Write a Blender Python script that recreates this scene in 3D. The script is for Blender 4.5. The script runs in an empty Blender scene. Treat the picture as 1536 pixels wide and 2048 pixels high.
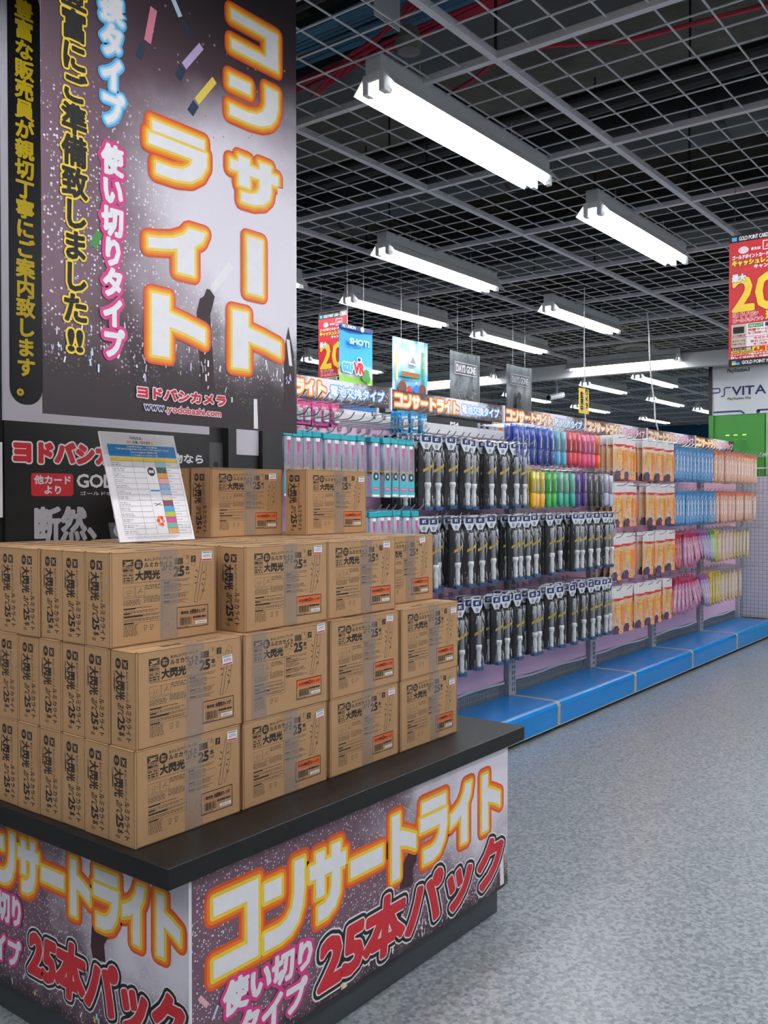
import bpy, bmesh, math, random
from mathutils import Vector, Matrix, geometry
R = random.Random(7)
C = bpy.context.scene.collection
PI = math.pi

# ---------------------------------------------------------------- camera, world, exposure
FPX = 1840.34
cf = Vector((0.79228182, 0.60996842, -0.01510124))
cr = Vector((0.610030734, -0.792377528, -0.000596485))
cu = Vector((0.01232972, 0.00873963, 0.99988579))
cam = bpy.data.objects.new('camera', bpy.data.cameras.new('camera'))
C.objects.link(cam)
cam.matrix_world = Matrix(((cr.x, cu.x, -cf.x, 0), (cr.y, cu.y, -cf.y, 0), (cr.z, cu.z, -cf.z, 1.436), (0, 0, 0, 1)))
cam.data.sensor_fit = 'HORIZONTAL'; cam.data.sensor_width = 36
cam.data.lens = 36 * FPX / 1536
cam.data.clip_start = 0.05
bpy.context.scene.camera = cam
sc = bpy.context.scene
sc.view_settings.view_transform = 'Standard'; sc.view_settings.look = 'None'
sc.view_settings.gamma = 1; sc.view_settings.use_curve_mapping = False
sc.view_settings.exposure = 0.0
w = bpy.data.worlds.new('world'); sc.world = w; w.use_nodes = True
w.node_tree.nodes['Background'].inputs[0].default_value = (0.55, 0.6, 0.7, 1)
w.node_tree.nodes['Background'].inputs[1].default_value = 0.05
TUBE = 44.0
sc.cycles.max_bounces = 7; sc.cycles.diffuse_bounces = 4; sc.cycles.transparent_max_bounces = 16
sc.cycles.sample_clamp_indirect = 6; sc.cycles.caustics_reflective = False; sc.cycles.caustics_refractive = False

# ---------------------------------------------------------------- materials
def lin(c):
    if isinstance(c, str):
        c = c.lstrip('#'); c = [int(c[i:i+2], 16) / 255 for i in (0, 2, 4)]
        c = [v / 12.92 if v <= .04045 else ((v + .055) / 1.055) ** 2.4 for v in c]
    return tuple(c[:3])
MATS = {}
def mat(name, col, rough=.6, metal=0., var=.06, scale=30., alpha=1., bump=0., bscale=60., emit=0., spec=.5, coat=0.):
    if name in MATS: return MATS[name]
    m = bpy.data.materials.new(name); m.use_nodes = True; MATS[name] = m
    nt = m.node_tree; p = nt.nodes['Principled BSDF']; col = lin(col)
    p.inputs['Roughness'].default_value = rough; p.inputs['Metallic'].default_value = metal
    p.inputs['Specular IOR Level'].default_value = spec; p.inputs['Coat Weight'].default_value = coat
    tc = nt.nodes.new('ShaderNodeTexCoord')
    n = nt.nodes.new('ShaderNodeTexNoise'); n.inputs['Scale'].default_value = scale; n.inputs['Detail'].default_value = 3
    nt.links.new(tc.outputs['Object'], n.inputs['Vector'])
    mx = nt.nodes.new('ShaderNodeMix'); mx.data_type = 'RGBA'
    mx.inputs[6].default_value = (*[c * (1 - var) for c in col], 1); mx.inputs[7].default_value = (*[min(1, c * (1 + var)) for c in col], 1)
    nt.links.new(n.outputs['Fac'], mx.inputs[0]); nt.links.new(mx.outputs[2], p.inputs['Base Color'])
    if alpha < 1: p.inputs['Alpha'].default_value = alpha
    if emit: p.inputs['Emission Color'].default_value = (*col, 1); p.inputs['Emission Strength'].default_value = emit
    if bump:
        n2 = nt.nodes.new('ShaderNodeTexNoise'); n2.inputs['Scale'].default_value = bscale; n2.inputs['Detail'].default_value = 4
        nt.links.new(tc.outputs['Object'], n2.inputs['Vector'])
        b = nt.nodes.new('ShaderNodeBump'); b.inputs['Strength'].default_value = bump; b.inputs['Distance'].default_value = .02
        nt.links.new(n2.outputs['Fac'], b.inputs['Height']); nt.links.new(b.outputs[0], p.inputs['Normal'])
    return m

def film(name, col, tr, rough=.12, bump=.6, bscale=35., gl=.12):
    """clear plastic: part transparent, part glossy, wrinkled"""
    if name in MATS: return MATS[name]
    m = bpy.data.materials.new(name); m.use_nodes = True; MATS[name] = m; nt = m.node_tree
    p = nt.nodes['Principled BSDF']; p.inputs['Base Color'].default_value = (*lin(col), 1); p.inputs['Roughness'].default_value = rough
    out = nt.nodes['Material Output']; t = nt.nodes.new('ShaderNodeBsdfTransparent'); g = nt.nodes.new('ShaderNodeBsdfGlossy')
    g.inputs['Roughness'].default_value = rough; mx = nt.nodes.new('ShaderNodeMixShader'); mx2 = nt.nodes.new('ShaderNodeMixShader')
    tc = nt.nodes.new('ShaderNodeTexCoord'); mp = nt.nodes.new('ShaderNodeMapping'); mp.inputs['Scale'].default_value = (1, 1, .35)
    n2 = nt.nodes.new('ShaderNodeTexNoise'); n2.inputs['Scale'].default_value = bscale; n2.inputs['Detail'].default_value = 3; n2.inputs['Distortion'].default_value = 1.2
    nt.links.new(tc.outputs['Object'], mp.inputs[0]); nt.links.new(mp.outputs[0], n2.inputs['Vector'])
    b = nt.nodes.new('ShaderNodeBump'); b.inputs['Strength'].default_value = bump; b.inputs['Distance'].default_value = .03
    nt.links.new(n2.outputs['Fac'], b.inputs['Height']); nt.links.new(b.outputs[0], g.inputs['Normal']); nt.links.new(b.outputs[0], p.inputs['Normal'])
    nt.links.new(t.outputs[0], mx.inputs[1]); nt.links.new(p.outputs[0], mx.inputs[2]); mx.inputs[0].default_value = 1 - tr
    nt.links.new(mx.outputs[0], mx2.inputs[1]); nt.links.new(g.outputs[0], mx2.inputs[2]); mx2.inputs[0].default_value = gl
    nt.links.new(mx2.outputs[0], out.inputs['Surface'])
    return m

class NT:
    def __init__(s, m): s.nt = m.node_tree; s.n = s.nt.nodes
    def math(s, op, a, b=None, c=None, clamp=False):
        k = s.n.new('ShaderNodeMath'); k.operation = op; k.use_clamp = clamp
        for i, v in enumerate((a, b, c)):
            if v is None: continue
            if isinstance(v, (int, float)): k.inputs[i].default_value = v
            else: s.nt.links.new(v, k.inputs[i])
        return k.outputs[0]
    def mix(s, f, a, b):
        k = s.n.new('ShaderNodeMix'); k.data_type = 'RGBA'
        for i, v in ((0, f), (6, a), (7, b)):
            if isinstance(v, (int, float)): k.inputs[i].default_value = v
            elif isinstance(v, (tuple, str)): k.inputs[i].default_value = (*lin(v), 1)
            else: s.nt.links.new(v, k.inputs[i])
        return k.outputs[2]
    def smooth(s, v, a, b):
        k = s.n.new('ShaderNodeMapRange'); k.interpolation_type = 'SMOOTHSTEP'; s.nt.links.new(v, k.inputs[0])
        k.inputs[1].default_value = a; k.inputs[2].default_value = b; return k.outputs[0]

def crowd(name, asp, bright, horizon=.62, dens=95., low=.2, side=False, crowdc='#7d5d6c'):
    """printed photo of a concert hall: dark roof, glowing haze, speckled crowd, dark heads at the bottom; asp = width / height"""
    m = bpy.data.materials.new(name); m.use_nodes = True; k = NT(m); L = k.nt.links.new
    p = k.n['Principled BSDF']; p.inputs['Roughness'].default_value = .42
    tc = k.n.new('ShaderNodeTexCoord'); sp = k.n.new('ShaderNodeSeparateXYZ'); L(tc.outputs['Generated'], sp.inputs[0])
    x, z = sp.outputs[0], sp.outputs[2]
    if side: x = k.math('SUBTRACT', 1., sp.outputs[1])
    cm = k.n.new('ShaderNodeCombineXYZ'); L(k.math('MULTIPLY', x, asp), cm.inputs[0]); L(z, cm.inputs[1])
    v = cm.outputs[0]
    def noise(sc_, det=4, dist=0.):
        n = k.n.new('ShaderNodeTexNoise'); n.inputs['Scale'].default_value = sc_; n.inputs['Detail'].default_value = det; n.inputs['Distortion'].default_value = dist
        L(v, n.inputs['Vector']); return n.outputs['Fac']
    n1 = noise(3.); n2 = noise(12., 5); n3 = noise(7., 3)
    dx = k.math('MULTIPLY', k.math('SUBTRACT', x, bright[0]), asp / bright[2]); dz = k.math('DIVIDE', k.math('SUBTRACT', z, bright[1]), bright[3])
    d = k.math('SQRT', k.math('ADD', k.math('MULTIPLY', dx, dx), k.math('MULTIPLY', dz, dz)))
    d = k.math('ADD', d, k.math('MULTIPLY', k.math('SUBTRACT', n1, .5), .9))
    glow = k.smooth(d, 1.1, .4)
    roof = k.smooth(z, horizon - .1, horizon + .3)
    base = k.mix(roof, crowdc, '#2c2427')
    base = k.mix(k.math('MULTIPLY', n2, .5), base, '#2a1a22')
    base = k.mix(glow, base, '#eee8f3')
    vo = k.n.new('ShaderNodeTexVoronoi'); vo.inputs['Scale'].default_value = dens; L(v, vo.inputs['Vector'])
    sc3 = k.n.new('ShaderNodeSeparateColor'); L(vo.outputs['Color'], sc3.inputs[0])
    dot = k.math('MULTIPLY', k.math('LESS_THAN', vo.outputs['Distance'], .34), k.math('GREATER_THAN', sc3.outputs[0], .52))
    band = k.math('MULTIPLY', k.smooth(z, horizon + .06, horizon - .1), k.smooth(k.math('ADD', z, k.math('MULTIPLY', n3, .25)), low, low + .22))
    dot = k.math('MULTIPLY', k.math('MULTIPLY', dot, band), k.math('ADD', .25, sc3.outputs[1]), clamp=True)
    heads = k.smooth(k.math('ADD', z, k.math('MULTIPLY', k.math('SUBTRACT', n3, .5), .35)), low + .1, low - .08)
    base = k.mix(k.math('MULTIPLY', heads, .93), base, '#17090f')
    base = k.mix(dot, base, '#efe6f2')
    L(base, p.inputs['Base Color'])
    MATS[name] = m
    return m

# ---------------------------------------------------------------- geometry builders
class MB:
    def __init__(s): s.v = []; s.f = []; s.m = []
    def add(s, vs, fs, mi=0):
        o = len(s.v); s.v += [tuple(v) for v in vs]; s.f += [[i + o for i in f] for f in fs]; s.m += [mi] * len(fs); return s
    def box(s, x0, y0, z0, x1, y1, z1, mi=0):
        return s.add([(x0, y0, z0), (x1, y0, z0), (x1, y1, z0), (x0, y1, z0), (x0, y0, z1), (x1, y0, z1), (x1, y1, z1), (x0, y1, z1)],
                     [(3, 2, 1, 0), (4, 5, 6, 7), (0, 1, 5, 4), (1, 2, 6, 5), (2, 3, 7, 6), (3, 0, 4, 7)], mi)
    def cyl(s, p, q, r, n=8, mi=0, r2=None, caps=True):
        p, q = Vector(p), Vector(q); d = (q - p).normalized(); a = d.orthogonal().normalized(); b = d.cross(a); r2 = r if r2 is None else r2
        vs = [c + (a * math.cos(2 * PI * i / n) + b * math.sin(2 * PI * i / n)) * rr for c, rr in ((p, r), (q, r2)) for i in range(n)]
        fs = [(i, (i + 1) % n, n + (i + 1) % n, n + i) for i in range(n)]
        if caps: fs += [tuple(range(n))[::-1], tuple(range(n, 2 * n))]
        return s.add(vs, fs, mi)
    def path(s, pts, r, n=6, mi=0):
        for a, b in zip(pts, pts[1:]): s.cyl(a, b, r, n, mi)
        return s
    def lathe(s, prof, n=12, mi=0, c=(0, 0), sy=1.):
        """prof: (r, z) from top to bottom around the vertical axis at c"""
        vs = [(c[0] + r * math.cos(2 * PI * i / n), c[1] + sy * r * math.sin(2 * PI * i / n), z) for r, z in prof for i in range(n)]
        fs = [(j * n + i, (j + 1) * n + i, (j + 1) * n + (i + 1) % n, j * n + (i + 1) % n) for j in range(len(prof) - 1) for i in range(n)]
        fs += [tuple(range(n)), tuple(range((len(prof) - 1) * n, len(prof) * n))[::-1]]
        return s.add(vs, fs, mi)
    def prism(s, poly, a0, a1, axis='x', mi=0):
        """extrude a 2D polygon along an axis; poly in (y,z) for x, (x,z) for y, (x,y) for z"""
        n = len(poly)
        def P(t, q): return (t, q[0], q[1]) if axis == 'x' else (q[0], t, q[1]) if axis == 'y' else (q[0], q[1], t)
        return s.add([P(a0, q) for q in poly] + [P(a1, q) for q in poly],
                     [(i, (i + 1) % n, n + (i + 1) % n, n + i) for i in range(n)] + [tuple(range(n))[::-1], tuple(range(n, 2 * n))], mi)
    def mesh(s, name, mats, smooth=False, bevel=0.):
        me = bpy.data.meshes.new(name); me.from_pydata(s.v, [], s.f)
        for m in mats: me.materials.append(m)
        me.polygons.foreach_set('material_index', s.m)
        if bevel:
            bm = bmesh.new(); bm.from_mesh(me); bmesh.ops.bevel(bm, geom=list(bm.edges), offset=bevel, segments=1, affect='EDGES', profile=.7); bm.to_mesh(me); bm.free()
        if smooth: me.polygons.foreach_set('use_smooth', [True] * len(me.polygons))
        me.update(); return me
    def obj(s, name, mats, parent=None, smooth=False, bevel=0., loc=(0, 0, 0)):
        return put(name, s.mesh(name, mats if isinstance(mats, (list, tuple)) else [mats], smooth, bevel), parent, loc)

def put(name, me, parent=None, loc=(0, 0, 0)):
    o = bpy.data.objects.new(name, me); C.objects.link(o); o.location = loc
    if parent: o.parent = parent
    return o
def tag(o, label, cat, group=None, kind=None):
    if label: o['label'] = label
    if cat: o['category'] = cat
    if group: o['group'] = group
    if kind: o['kind'] = kind
    return o
def thing(name, label, cat, loc=(0, 0, 0), rz=0., group=None):
    o = bpy.data.objects.new(name, None); C.objects.link(o); o.location = loc; o.rotation_euler = (0, 0, rz); o.empty_display_size = .05
    return tag(o, label, cat, group)
def struct(o): o['kind'] = 'structure'; return o
KIDS = {}
def kids(o):
    if o.name not in KIDS: KIDS[o.name] = [c for c in C.objects if c.parent == o]
    return KIDS[o.name]
def dup(src, loc, rz=0., label=None, group=None, rx=0., ry=0.):
    r = src.copy(); C.objects.link(r); r.location = loc; r.rotation_euler = (rx, ry, rz)
    if label: r['label'] = label
    if group: r['group'] = group
    for ch in kids(src):
        c = ch.copy(); C.objects.link(c); c.parent = r
        for g in kids(ch):
            d = g.copy(); C.objects.link(d); d.parent = c
    return r
ORD = 'first second third fourth fifth sixth seventh eighth ninth tenth eleventh twelfth thirteenth fourteenth fifteenth sixteenth seventeenth eighteenth nineteenth twentieth twenty-first twenty-second twenty-third twenty-fourth'.split()
ORD += ['twenty-' + k for k in 'fifth sixth seventh eighth ninth'.split()] + ['thirtieth'] + ['thirty-' + k for k in ORD[:9]] + ['fortieth'] + ['forty-' + k for k in ORD[:9]]

# ---------------------------------------------------------------- flat print: glyphs, outlines, shapes (all in u,v; w = height above the sheet)
GL = {}
tcv = bpy.data.curves.new('glyph_source', 'FONT'); tob = bpy.data.objects.new('glyph_source', tcv); C.objects.link(tob); tcv.resolution_u = 2
def tri_edges(vs, fs):
    out = []; cnt = {}
    for f in fs:
        a = sum(vs[f[i]][0] * vs[f[(i + 1) % len(f)]][1] - vs[f[(i + 1) % len(f)]][0] * vs[f[i]][1] for i in range(len(f)))
        f = list(f) if a > 0 else list(f)[::-1]; out.append(f)
        for i in range(len(f)): cnt[(f[i], f[(i + 1) % len(f)])] = 1
    return out, [e for e in cnt if (e[1], e[0]) not in cnt]
def glyph(ch):
    if ch in GL: return GL[ch]
    tcv.body = ch; dg = bpy.context.evaluated_depsgraph_get(); dg.update()
    me = bpy.data.meshes.new_from_object(tob.evaluated_get(dg))
    key = {}; vs = []; ix = []
    for v in me.vertices:
        q = (round(v.co.x, 4), round(v.co.y, 4))
        if q not in key: key[q] = len(vs); vs.append(q)
        ix.append(key[q])
    fs = [[ix[i] for i in p.vertices] for p in me.polygons]; fs = [f for f in fs if len(set(f)) == len(f)]
    bpy.data.meshes.remove(me)
    fs, ed = tri_edges(vs, fs)
    cjk = ord(ch) > 0x2000
    if cjk or not vs: adv = 1. if cjk else .28
    else:
        x0 = min(v[0] for v in vs); adv = max(v[0] for v in vs) - x0 + .07; vs = [(v[0] - x0 + .035, v[1]) for v in vs]
    GL[ch] = (vs, fs, ed, adv); return GL[ch]
HV = {
 'コ': [[(0, .77), (.74, .77), (.74, .23), (0, .23), (0, 0), (1, 0), (1, 1), (0, 1)]],
 'ン': [[(0, .64), (.42, .64), (.42, .88), (0, .88)], [(.74, 1), (.74, .6), (.68, .4), (.55, .28), (.38, .23), (0, .23), (0, 0), (.42, 0), (.66, .05), (.84, .17), (.95, .35), (1, .6), (1, 1)]],
 'サ': [[(0, .62), (.17, .62), (.17, .34), (.4, .34), (.4, .62), (.6, .62), (.6, .42), (.54, .3), (.42, .23), (.22, .21), (.22, 0), (.48, .01), (.7, .1), (.82, .26), (.85, .45), (.85, .62), (1, .62), (1, .83), (.85, .83), (.85, 1), (.6, 1), (.6, .83), (.4, .83), (.4, .97), (.17, .97), (.17, .83), (0, .83)]],
 'ー': [[(0, .38), (1, .38), (1, .63), (0, .63)]],
 '｜': [[(0, 0), (1, 0), (1, 1), (0, 1)]],
 'ト': [[(.16, 0), (.42, 0), (.42, .5), (.7, .43), (.98, .32), (.98, .56), (.7, .66), (.42, .74), (.42, 1), (.16, 1)]],
 'ラ': [[(.06, .81), (.96, .81), (.96, 1), (.06, 1)], [(0, .53), (.74, .53), (.7, .38), (.58, .27), (.42, .22), (.12, .22), (.12, 0), (.46, 0), (.72, .07), (.9, .24), (1, .48), (1, .75), (0, .75)]],
 'イ': [[(0, .36), (.3, .44), (.42, .5), (.42, 0), (.68, 0), (.68, .64), (.8, .78), (.86, 1), (.6, 1), (.52, .84), (.36, .7), (.16, .62), (0, .58)]],
}
def hglyph(ch):
    k = 'H' + ch
    if k in GL: return GL[k]
    if ch not in HV: return None
    vs = []; fs = []
    for poly in HV[ch]:
        o = len(vs); vs += poly
        for t in geometry.tessellate_polygon([[Vector((x, y, 0)) for x, y in poly]]): fs.append([o + i for i in t])
    fs, ed = tri_edges(vs, fs); GL[k] = (vs, fs, ed, 1.12); return GL[k]

class Flat(MB):
    """u -> x, v -> z, w -> -y (reads from the -y side)"""
    def __init__(s): MB.__init__(s); s.k = 0
    def P(s, u, v, w_): return (u, -w_, v)
    def poly(s, pts, mi, w_): return s.add([s.P(u, v, w_) for u, v in pts], [tuple(range(len(pts)))], mi)
    def rect(s, u0, v0, u1, v1, mi, w_): return s.poly([(u0, v0), (u1, v0), (u1, v1), (u0, v1)], mi, w_)
    def line(s, p, q, t, mi, w_):
        d = Vector(q) - Vector(p); n = Vector((-d.y, d.x)).normalized() * t / 2
        return s.poly([(p[0] + n.x, p[1] + n.y), (q[0] + n.x, q[1] + n.y), (q[0] - n.x, q[1] - n.y), (p[0] - n.x, p[1] - n.y)], mi, w_)
    def frame(s, u0, v0, u1, v1, t, mi, w_):
        s.rect(u0, v0, u1, v0 + t, mi, w_); s.rect(u0, v1 - t, u1, v1, mi, w_); s.rect(u0, v0 + t, u0 + t, v1 - t, mi, w_); s.rect(u1 - t, v0 + t, u1, v1 - t, mi, w_)
    def disc(s, u, v, r, mi, w_, n=20, rv=None):
        rv = rv or r; return s.poly([(u + r * math.cos(2 * PI * i / n), v + rv * math.sin(2 * PI * i / n)) for i in range(n)], mi, w_)
    def rrect(s, u0, v0, u1, v1, r, mi, w_, n=5):
        pts = []
        for cx, cy, a0 in ((u1 - r, v0 + r, -90), (u1 - r, v1 - r, 0), (u0 + r, v1 - r, 90), (u0 + r, v0 + r, 180)):
            pts += [(cx + r * math.cos(math.radians(a0 + 90 * i / n)), cy + r * math.sin(math.radians(a0 + 90 * i / n))) for i in range(n + 1)]
        return s.poly(pts, mi, w_)
    def _fill(s, vs, fs, mi, w_): s.add([s.P(u, v, w_) for u, v in vs], fs, mi)
    def _grow(s, vs, ed, g, mi, w_):
        nx = {a: b for a, b in ed}; pv = {b: a for a, b in ed}; nn = {}
        for a, b in ed:
            d = Vector((vs[b][0] - vs[a][0], vs[b][1] - vs[a][1])); l = d.length or 1e-9; nn[(a, b)] = (d.y / l, -d.x / l)
        for a, b in ed:
            s.k = (s.k + 7) % 23; ww = w_ - s.k * 6e-6; n = nn[(a, b)]; A, B = vs[a], vs[b]
            s.add([s.P(A[0], A[1], ww), s.P(A[0] + n[0] * g, A[1] + n[1] * g, ww), s.P(B[0] + n[0] * g, B[1] + n[1] * g, ww), s.P(B[0], B[1], ww)], [(0, 1, 2, 3)], mi)
            e = (b, nx[b]) if b in nx else None
            if e and e in nn:
                m = nn[e]; cr_ = n[0] * m[1] - n[1] * m[0]; dt = n[0] * m[0] + n[1] * m[1]
                if cr_ > .02:
                    ang = math.acos(max(-1, min(1, dt))); st = max(1, int(ang / .5)); a0 = math.atan2(n[1], n[0])
                    pts = [(B[0], B[1])] + [(B[0] + g * math.cos(a0 + ang * i / st), B[1] + g * math.sin(a0 + ang * i / st)) for i in range(st + 1)]
                    s.k = (s.k + 7) % 23; s.add([s.P(u, v, w_ - s.k * 6e-6) for u, v in pts], [tuple(range(len(pts)))], mi)
    def text(s, t, box, layers, vertical=False, heavy=False, shear=0., gap=0., rot=0.):
        """fit the ink of t into box (u0,v0,u1,v1); layers: (material, grow, w) from top to bottom; vertical = top to bottom columns"""
        items = []; x = y = 0.
        for ch in t:
            g = (hglyph(ch) if heavy else None) or glyph('ー' if ch == '｜' else ch)
            vs, fs, ed, adv = g
            if heavy and ch in HV: vs = [(a * .88, b * .88) for a, b in vs]; adv = 1.0
            if vertical:
                if ch in 'ー' : vs = [(.45 + (b - .45), .45 - (a - .45)) for a, b in vs]
                items.append(([(a, b + y) for a, b in vs], fs, ed)); y -= 1. + gap
            else:
                items.append(([(a + x, b) for a, b in vs], fs, ed)); x += adv + gap
        al = [v for it in items for v in it[0]]
        a0, a1 = min(v[0] for v in al), max(v[0] for v in al); b0, b1 = min(v[1] for v in al), max(v[1] for v in al)
        u0, v0, u1, v1 = box; su = (u1 - u0) / (a1 - a0 or 1); sv = (v1 - v0) / (b1 - b0 or 1)
        for vs, fs, ed in items:
            q = [(u0 + (a - a0) * su + shear * (b - b0) * sv, v0 + (b - b0) * sv + rot * (a - a0) * su) for a, b in vs]
            for mi, g, w_ in layers:
                s._fill(q, fs, mi, w_)
                if g > 0: s._grow(q, ed, g, mi, w_ - 8e-6)
        return s
    def micro(s, u0, v0, u1, v1, rows, mi, w_, fill=.8, th=.45, ragged=.25):
        """rows of tiny unreadable print"""
        h = (v1 - v0) / rows
        for r in range(rows):
            u = u0; v = v1 - (r + .5) * h; end = u1 - R.random() * ragged * (u1 - u0)
            while u < end:
                l = h * R.uniform(.5, 2.2); s.rect(u, v - h * th / 2, min(u + l, end), v + h * th / 2, mi, w_); u += l + h * R.uniform(.25, .6) / fill
    def turned(s, f):
        s.v = [f(*p) for p in s.v]; return s
def skew_to(me): return me

W1 = .0003
INK = mat('black_ink', '#1d1a18', .7)
WHITE = mat('white_ink', '#f2f0f4', .45)
RED = mat('red_ink', '#c8202c', .45); ORANGE = mat('orange_ink', '#f08018', .45); ORED = mat('orange_red_ink', '#e2501a', .45)
YEL = mat('yellow_ink', '#f6d23a', .45); PINKI = mat('magenta_ink', '#d83c86', .45); SKY = mat('sky_blue_ink', '#4fb4ea', .45)
NAVY = mat('navy_ink', '#1b2a5c', .45); BLUEI = mat('blue_ink', '#2b6fd0', .45); GREY = mat('grey_ink', '#8c8f96', .5)
GOLD = mat('gold_ink', '#d8a828', .4); GREENI = mat('green_ink', '#3b8a3e', .5); BROWNI = mat('brown_ink', '#6a3c28', .55)
FIRE = [WHITE, YEL, ORANGE, ORED, GREY]
def fire(f, t, box, sc_=1., mi=(0, 1, 2, 3), **k):
    f.text(t, box, [(mi[0], .0, .0016), (mi[1], .010 * sc_, .0012), (mi[2], .019 * sc_, .0008), (mi[3], .027 * sc_, .0004)], heavy=True, **k)

# ================================================================ light fittings first (they light everything)
TUBEM = mat('fluorescent_tube', '#fbfcff', .4, emit=TUBE, var=0)
FITW = mat('white_enamel', '#e6e9ea', .4, var=.02); FITG = mat('fitting_grey', '#c6cccf', .5, var=.04)
LX = 1.276
def make_fitting():
    t = thing('fluorescent_light', 'x', 'ceiling light', (0, 0, 0))
    MB().box(-LX/2 - .005, -.036, .062, LX/2 + .005, .036, .125).obj('housing', FITG, t, bevel=.003)
    prof = [(-.096, .0), (-.046, .058), (.046, .058), (.096, .0), (.094, -.001), (.045, .0555), (-.045, .0555), (-.094, -.001)]
    MB().prism(prof, -LX/2, LX/2, 'x').obj('reflector', FITW, t)
    for s in (-1, 1):
        h = MB()
        for y in (-.037, .037): h.box(s*(LX/2 - .035), y - .013, -.012, s*(LX/2 + .004), y + .013, .06)
        h.box(s*(LX/2 - .012), -.05, .03, s*(LX/2 + .003), .05, .062); h.obj('lamp_holder', FITW, t, bevel=.003)
    for y in (-.037, .037):
        tb = MB().cyl((-LX/2 + .04, y, .005), (LX/2 - .04, y, .005), .0145, 10).obj('tube', TUBEM, t, smooth=False)
        [MB().cyl((s*(LX/2 - .045), y, .005), (s*(LX/2 - .02), y, .005), .0148, 10).obj('end_cap', FITG, tb) for s in (-1, 1)]
    for x in (-.35, .35): MB().path([(x, 0, .12), (x, .015, .135), (x, 0, .15), (x, 0, .20)], .0025, 5).obj('hanging_hook', FITG, t)
    return t
fit0 = make_fitting()
RY = {0: 2.055, 1: 3.37, 2: 4.40, 3: 5.22, 4: 6.62}
lights = [(2.61, 0), (4.43, 0), (3.18 - 2.02, 1), (4.36, 1), (6.47, 1), (3.46, 2), (5.28, 2), (7.10, 2), (10.77, 2), (7.25, 4), (5.2, 4), (11.04, 3), (13.31, 3), (15.32, 3), (13.64, 4), (16.47, 4), (11.47, 4), (3.18, 4), (8.6, 0), (10.9, 0), (13.2, 0)]
lights = [(x + LX/2, RY[r], 0) for x, r in lights] + [(9.66, 4.13, 1), (9.66, 6.4, 1), (15.4, 3.6, 1)]
lights += [(x, .73, 0) for x in (3.95, 5.9, 7.75, 9.6, 11.45, 13.3, 15.2, 17.)] + [(x, -.6, 0) for x in (1.2, 3.05, 4.9, 6.75, 8.6, 10.45, 12.3)] + [(x, -1.95, 0) for x in (.3, 2.15, 4., 5.85, 7.7)] + [(-.6, .73, 0), (1.15, .73, 0), (-.75, 2.05, 0), (-.9, 3.37, 0), (-1.6, -.6, 0), (.6, 2.055, 0)]
LN = '{} fluorescent fitting with two tubes, {}'
RN = {2.055: 'nearest', 3.37: 'second', 4.40: 'third', 5.22: 'fourth', 6.62: 'fifth'}
for i, (x, y, r) in enumerate(lights):
    rz = PI/2 if r else 0.
    mates = sorted(q[0] for q in lights[:21] if q[1] == y)
    lb = 'white fluorescent fitting, {} from the left in the {} row of ceiling lights'.format(ORD[mates.index(x)], RN[y]) if i < 21 else ''
    if 21 <= i < 24: lb = 'crosswise fluorescent fitting along the pale beam, {}'.format(['nearest and brightest one', 'behind the grey posters', 'small one at the far end'][i - 21])
    if i > 23: lb = 'white fluorescent fitting above the aisle outside the view, ' + ORD[i - 24] + ' one'
    d_ = dup(fit0, (x, y, 2.9), rz, lb, 'fluorescent fittings under the ceiling grid') if i else fit0
    if not i: fit0.location = (x, y, 2.9); fit0['label'] = lb; fit0['group'] = 'fluorescent fittings under the ceiling grid'

# ================================================================ room
def floor_mat():
    m = bpy.data.materials.new('speckled_vinyl'); m.use_nodes = True; k = NT(m); L = k.nt.links.new; p = k.n['Principled BSDF']
    tc = k.n.new('ShaderNodeTexCoord'); v = tc.outputs['Object']
    vo = k.n.new('ShaderNodeTexVoronoi'); vo.inputs['Scale'].default_value = 80; vo.distance = 'CHEBYCHEV'; L(v, vo.inputs['Vector'])
    s = k.n.new('ShaderNodeSeparateColor'); L(vo.outputs['Color'], s.inputs[0])
    no = k.n.new('ShaderNodeTexNoise'); no.inputs['Scale'].default_value = 55; no.inputs['Detail'].default_value = 2; L(v, no.inputs['Vector'])
    f = k.math('ADD', k.math('MULTIPLY', s.outputs[0], .6), k.math('MULTIPLY', no.outputs['Fac'], .9))
    c = k.mix(k.math('GREATER_THAN', f, .68), '#a6abae', '#8a9092'); c = k.mix(k.math('GREATER_THAN', f, .98), c, '#6f7780')
    big = k.n.new('ShaderNodeTexNoise'); big.inputs['Scale'].default_value = 1.3; L(v, big.inputs['Vector'])
    c = k.mix(k.math('MULTIPLY', big.outputs['Fac'], .16), c, '#7f8a92'); L(c, p.inputs['Base Color'])
    p.inputs['Roughness'].default_value = .29; p.inputs['Specular IOR Level'].default_value = .5
    b = k.n.new('ShaderNodeBump'); b.inputs['Strength'].default_value = .12; b.inputs['Distance'].default_value = .002; L(no.outputs['Fac'], b.inputs['Height']); L(b.outputs[0], p.inputs['Normal'])
    return m
X0, X1, Y0, Y1 = -4., 22., -5., 13.
struct(MB().box(X0, Y0, -.05, X1, Y1, 0).obj('floor', floor_mat()))
WALLM = mat('painted_wall', '#b9bcc0', .8, var=.03, scale=2); WALLB = mat('blue_painted_wall', '#2f6f9e', .7, var=.05, scale=3)
struct(MB().box(X1, Y0, 0, X1 + .1, Y1, 4.4).obj('wall_far', WALLB)); struct(MB().box(X0 - .1, Y0, 0, X0, Y1, 4.4).obj('wall_back', WALLM))
struct(MB().box(X0, Y1, 0, X1, Y1 + .1, 4.4).obj('wall_left', WALLM)); struct(MB().box(X0, Y0 - .1, 0, X1, Y0, 4.4).obj('wall_right', WALLM))
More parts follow.
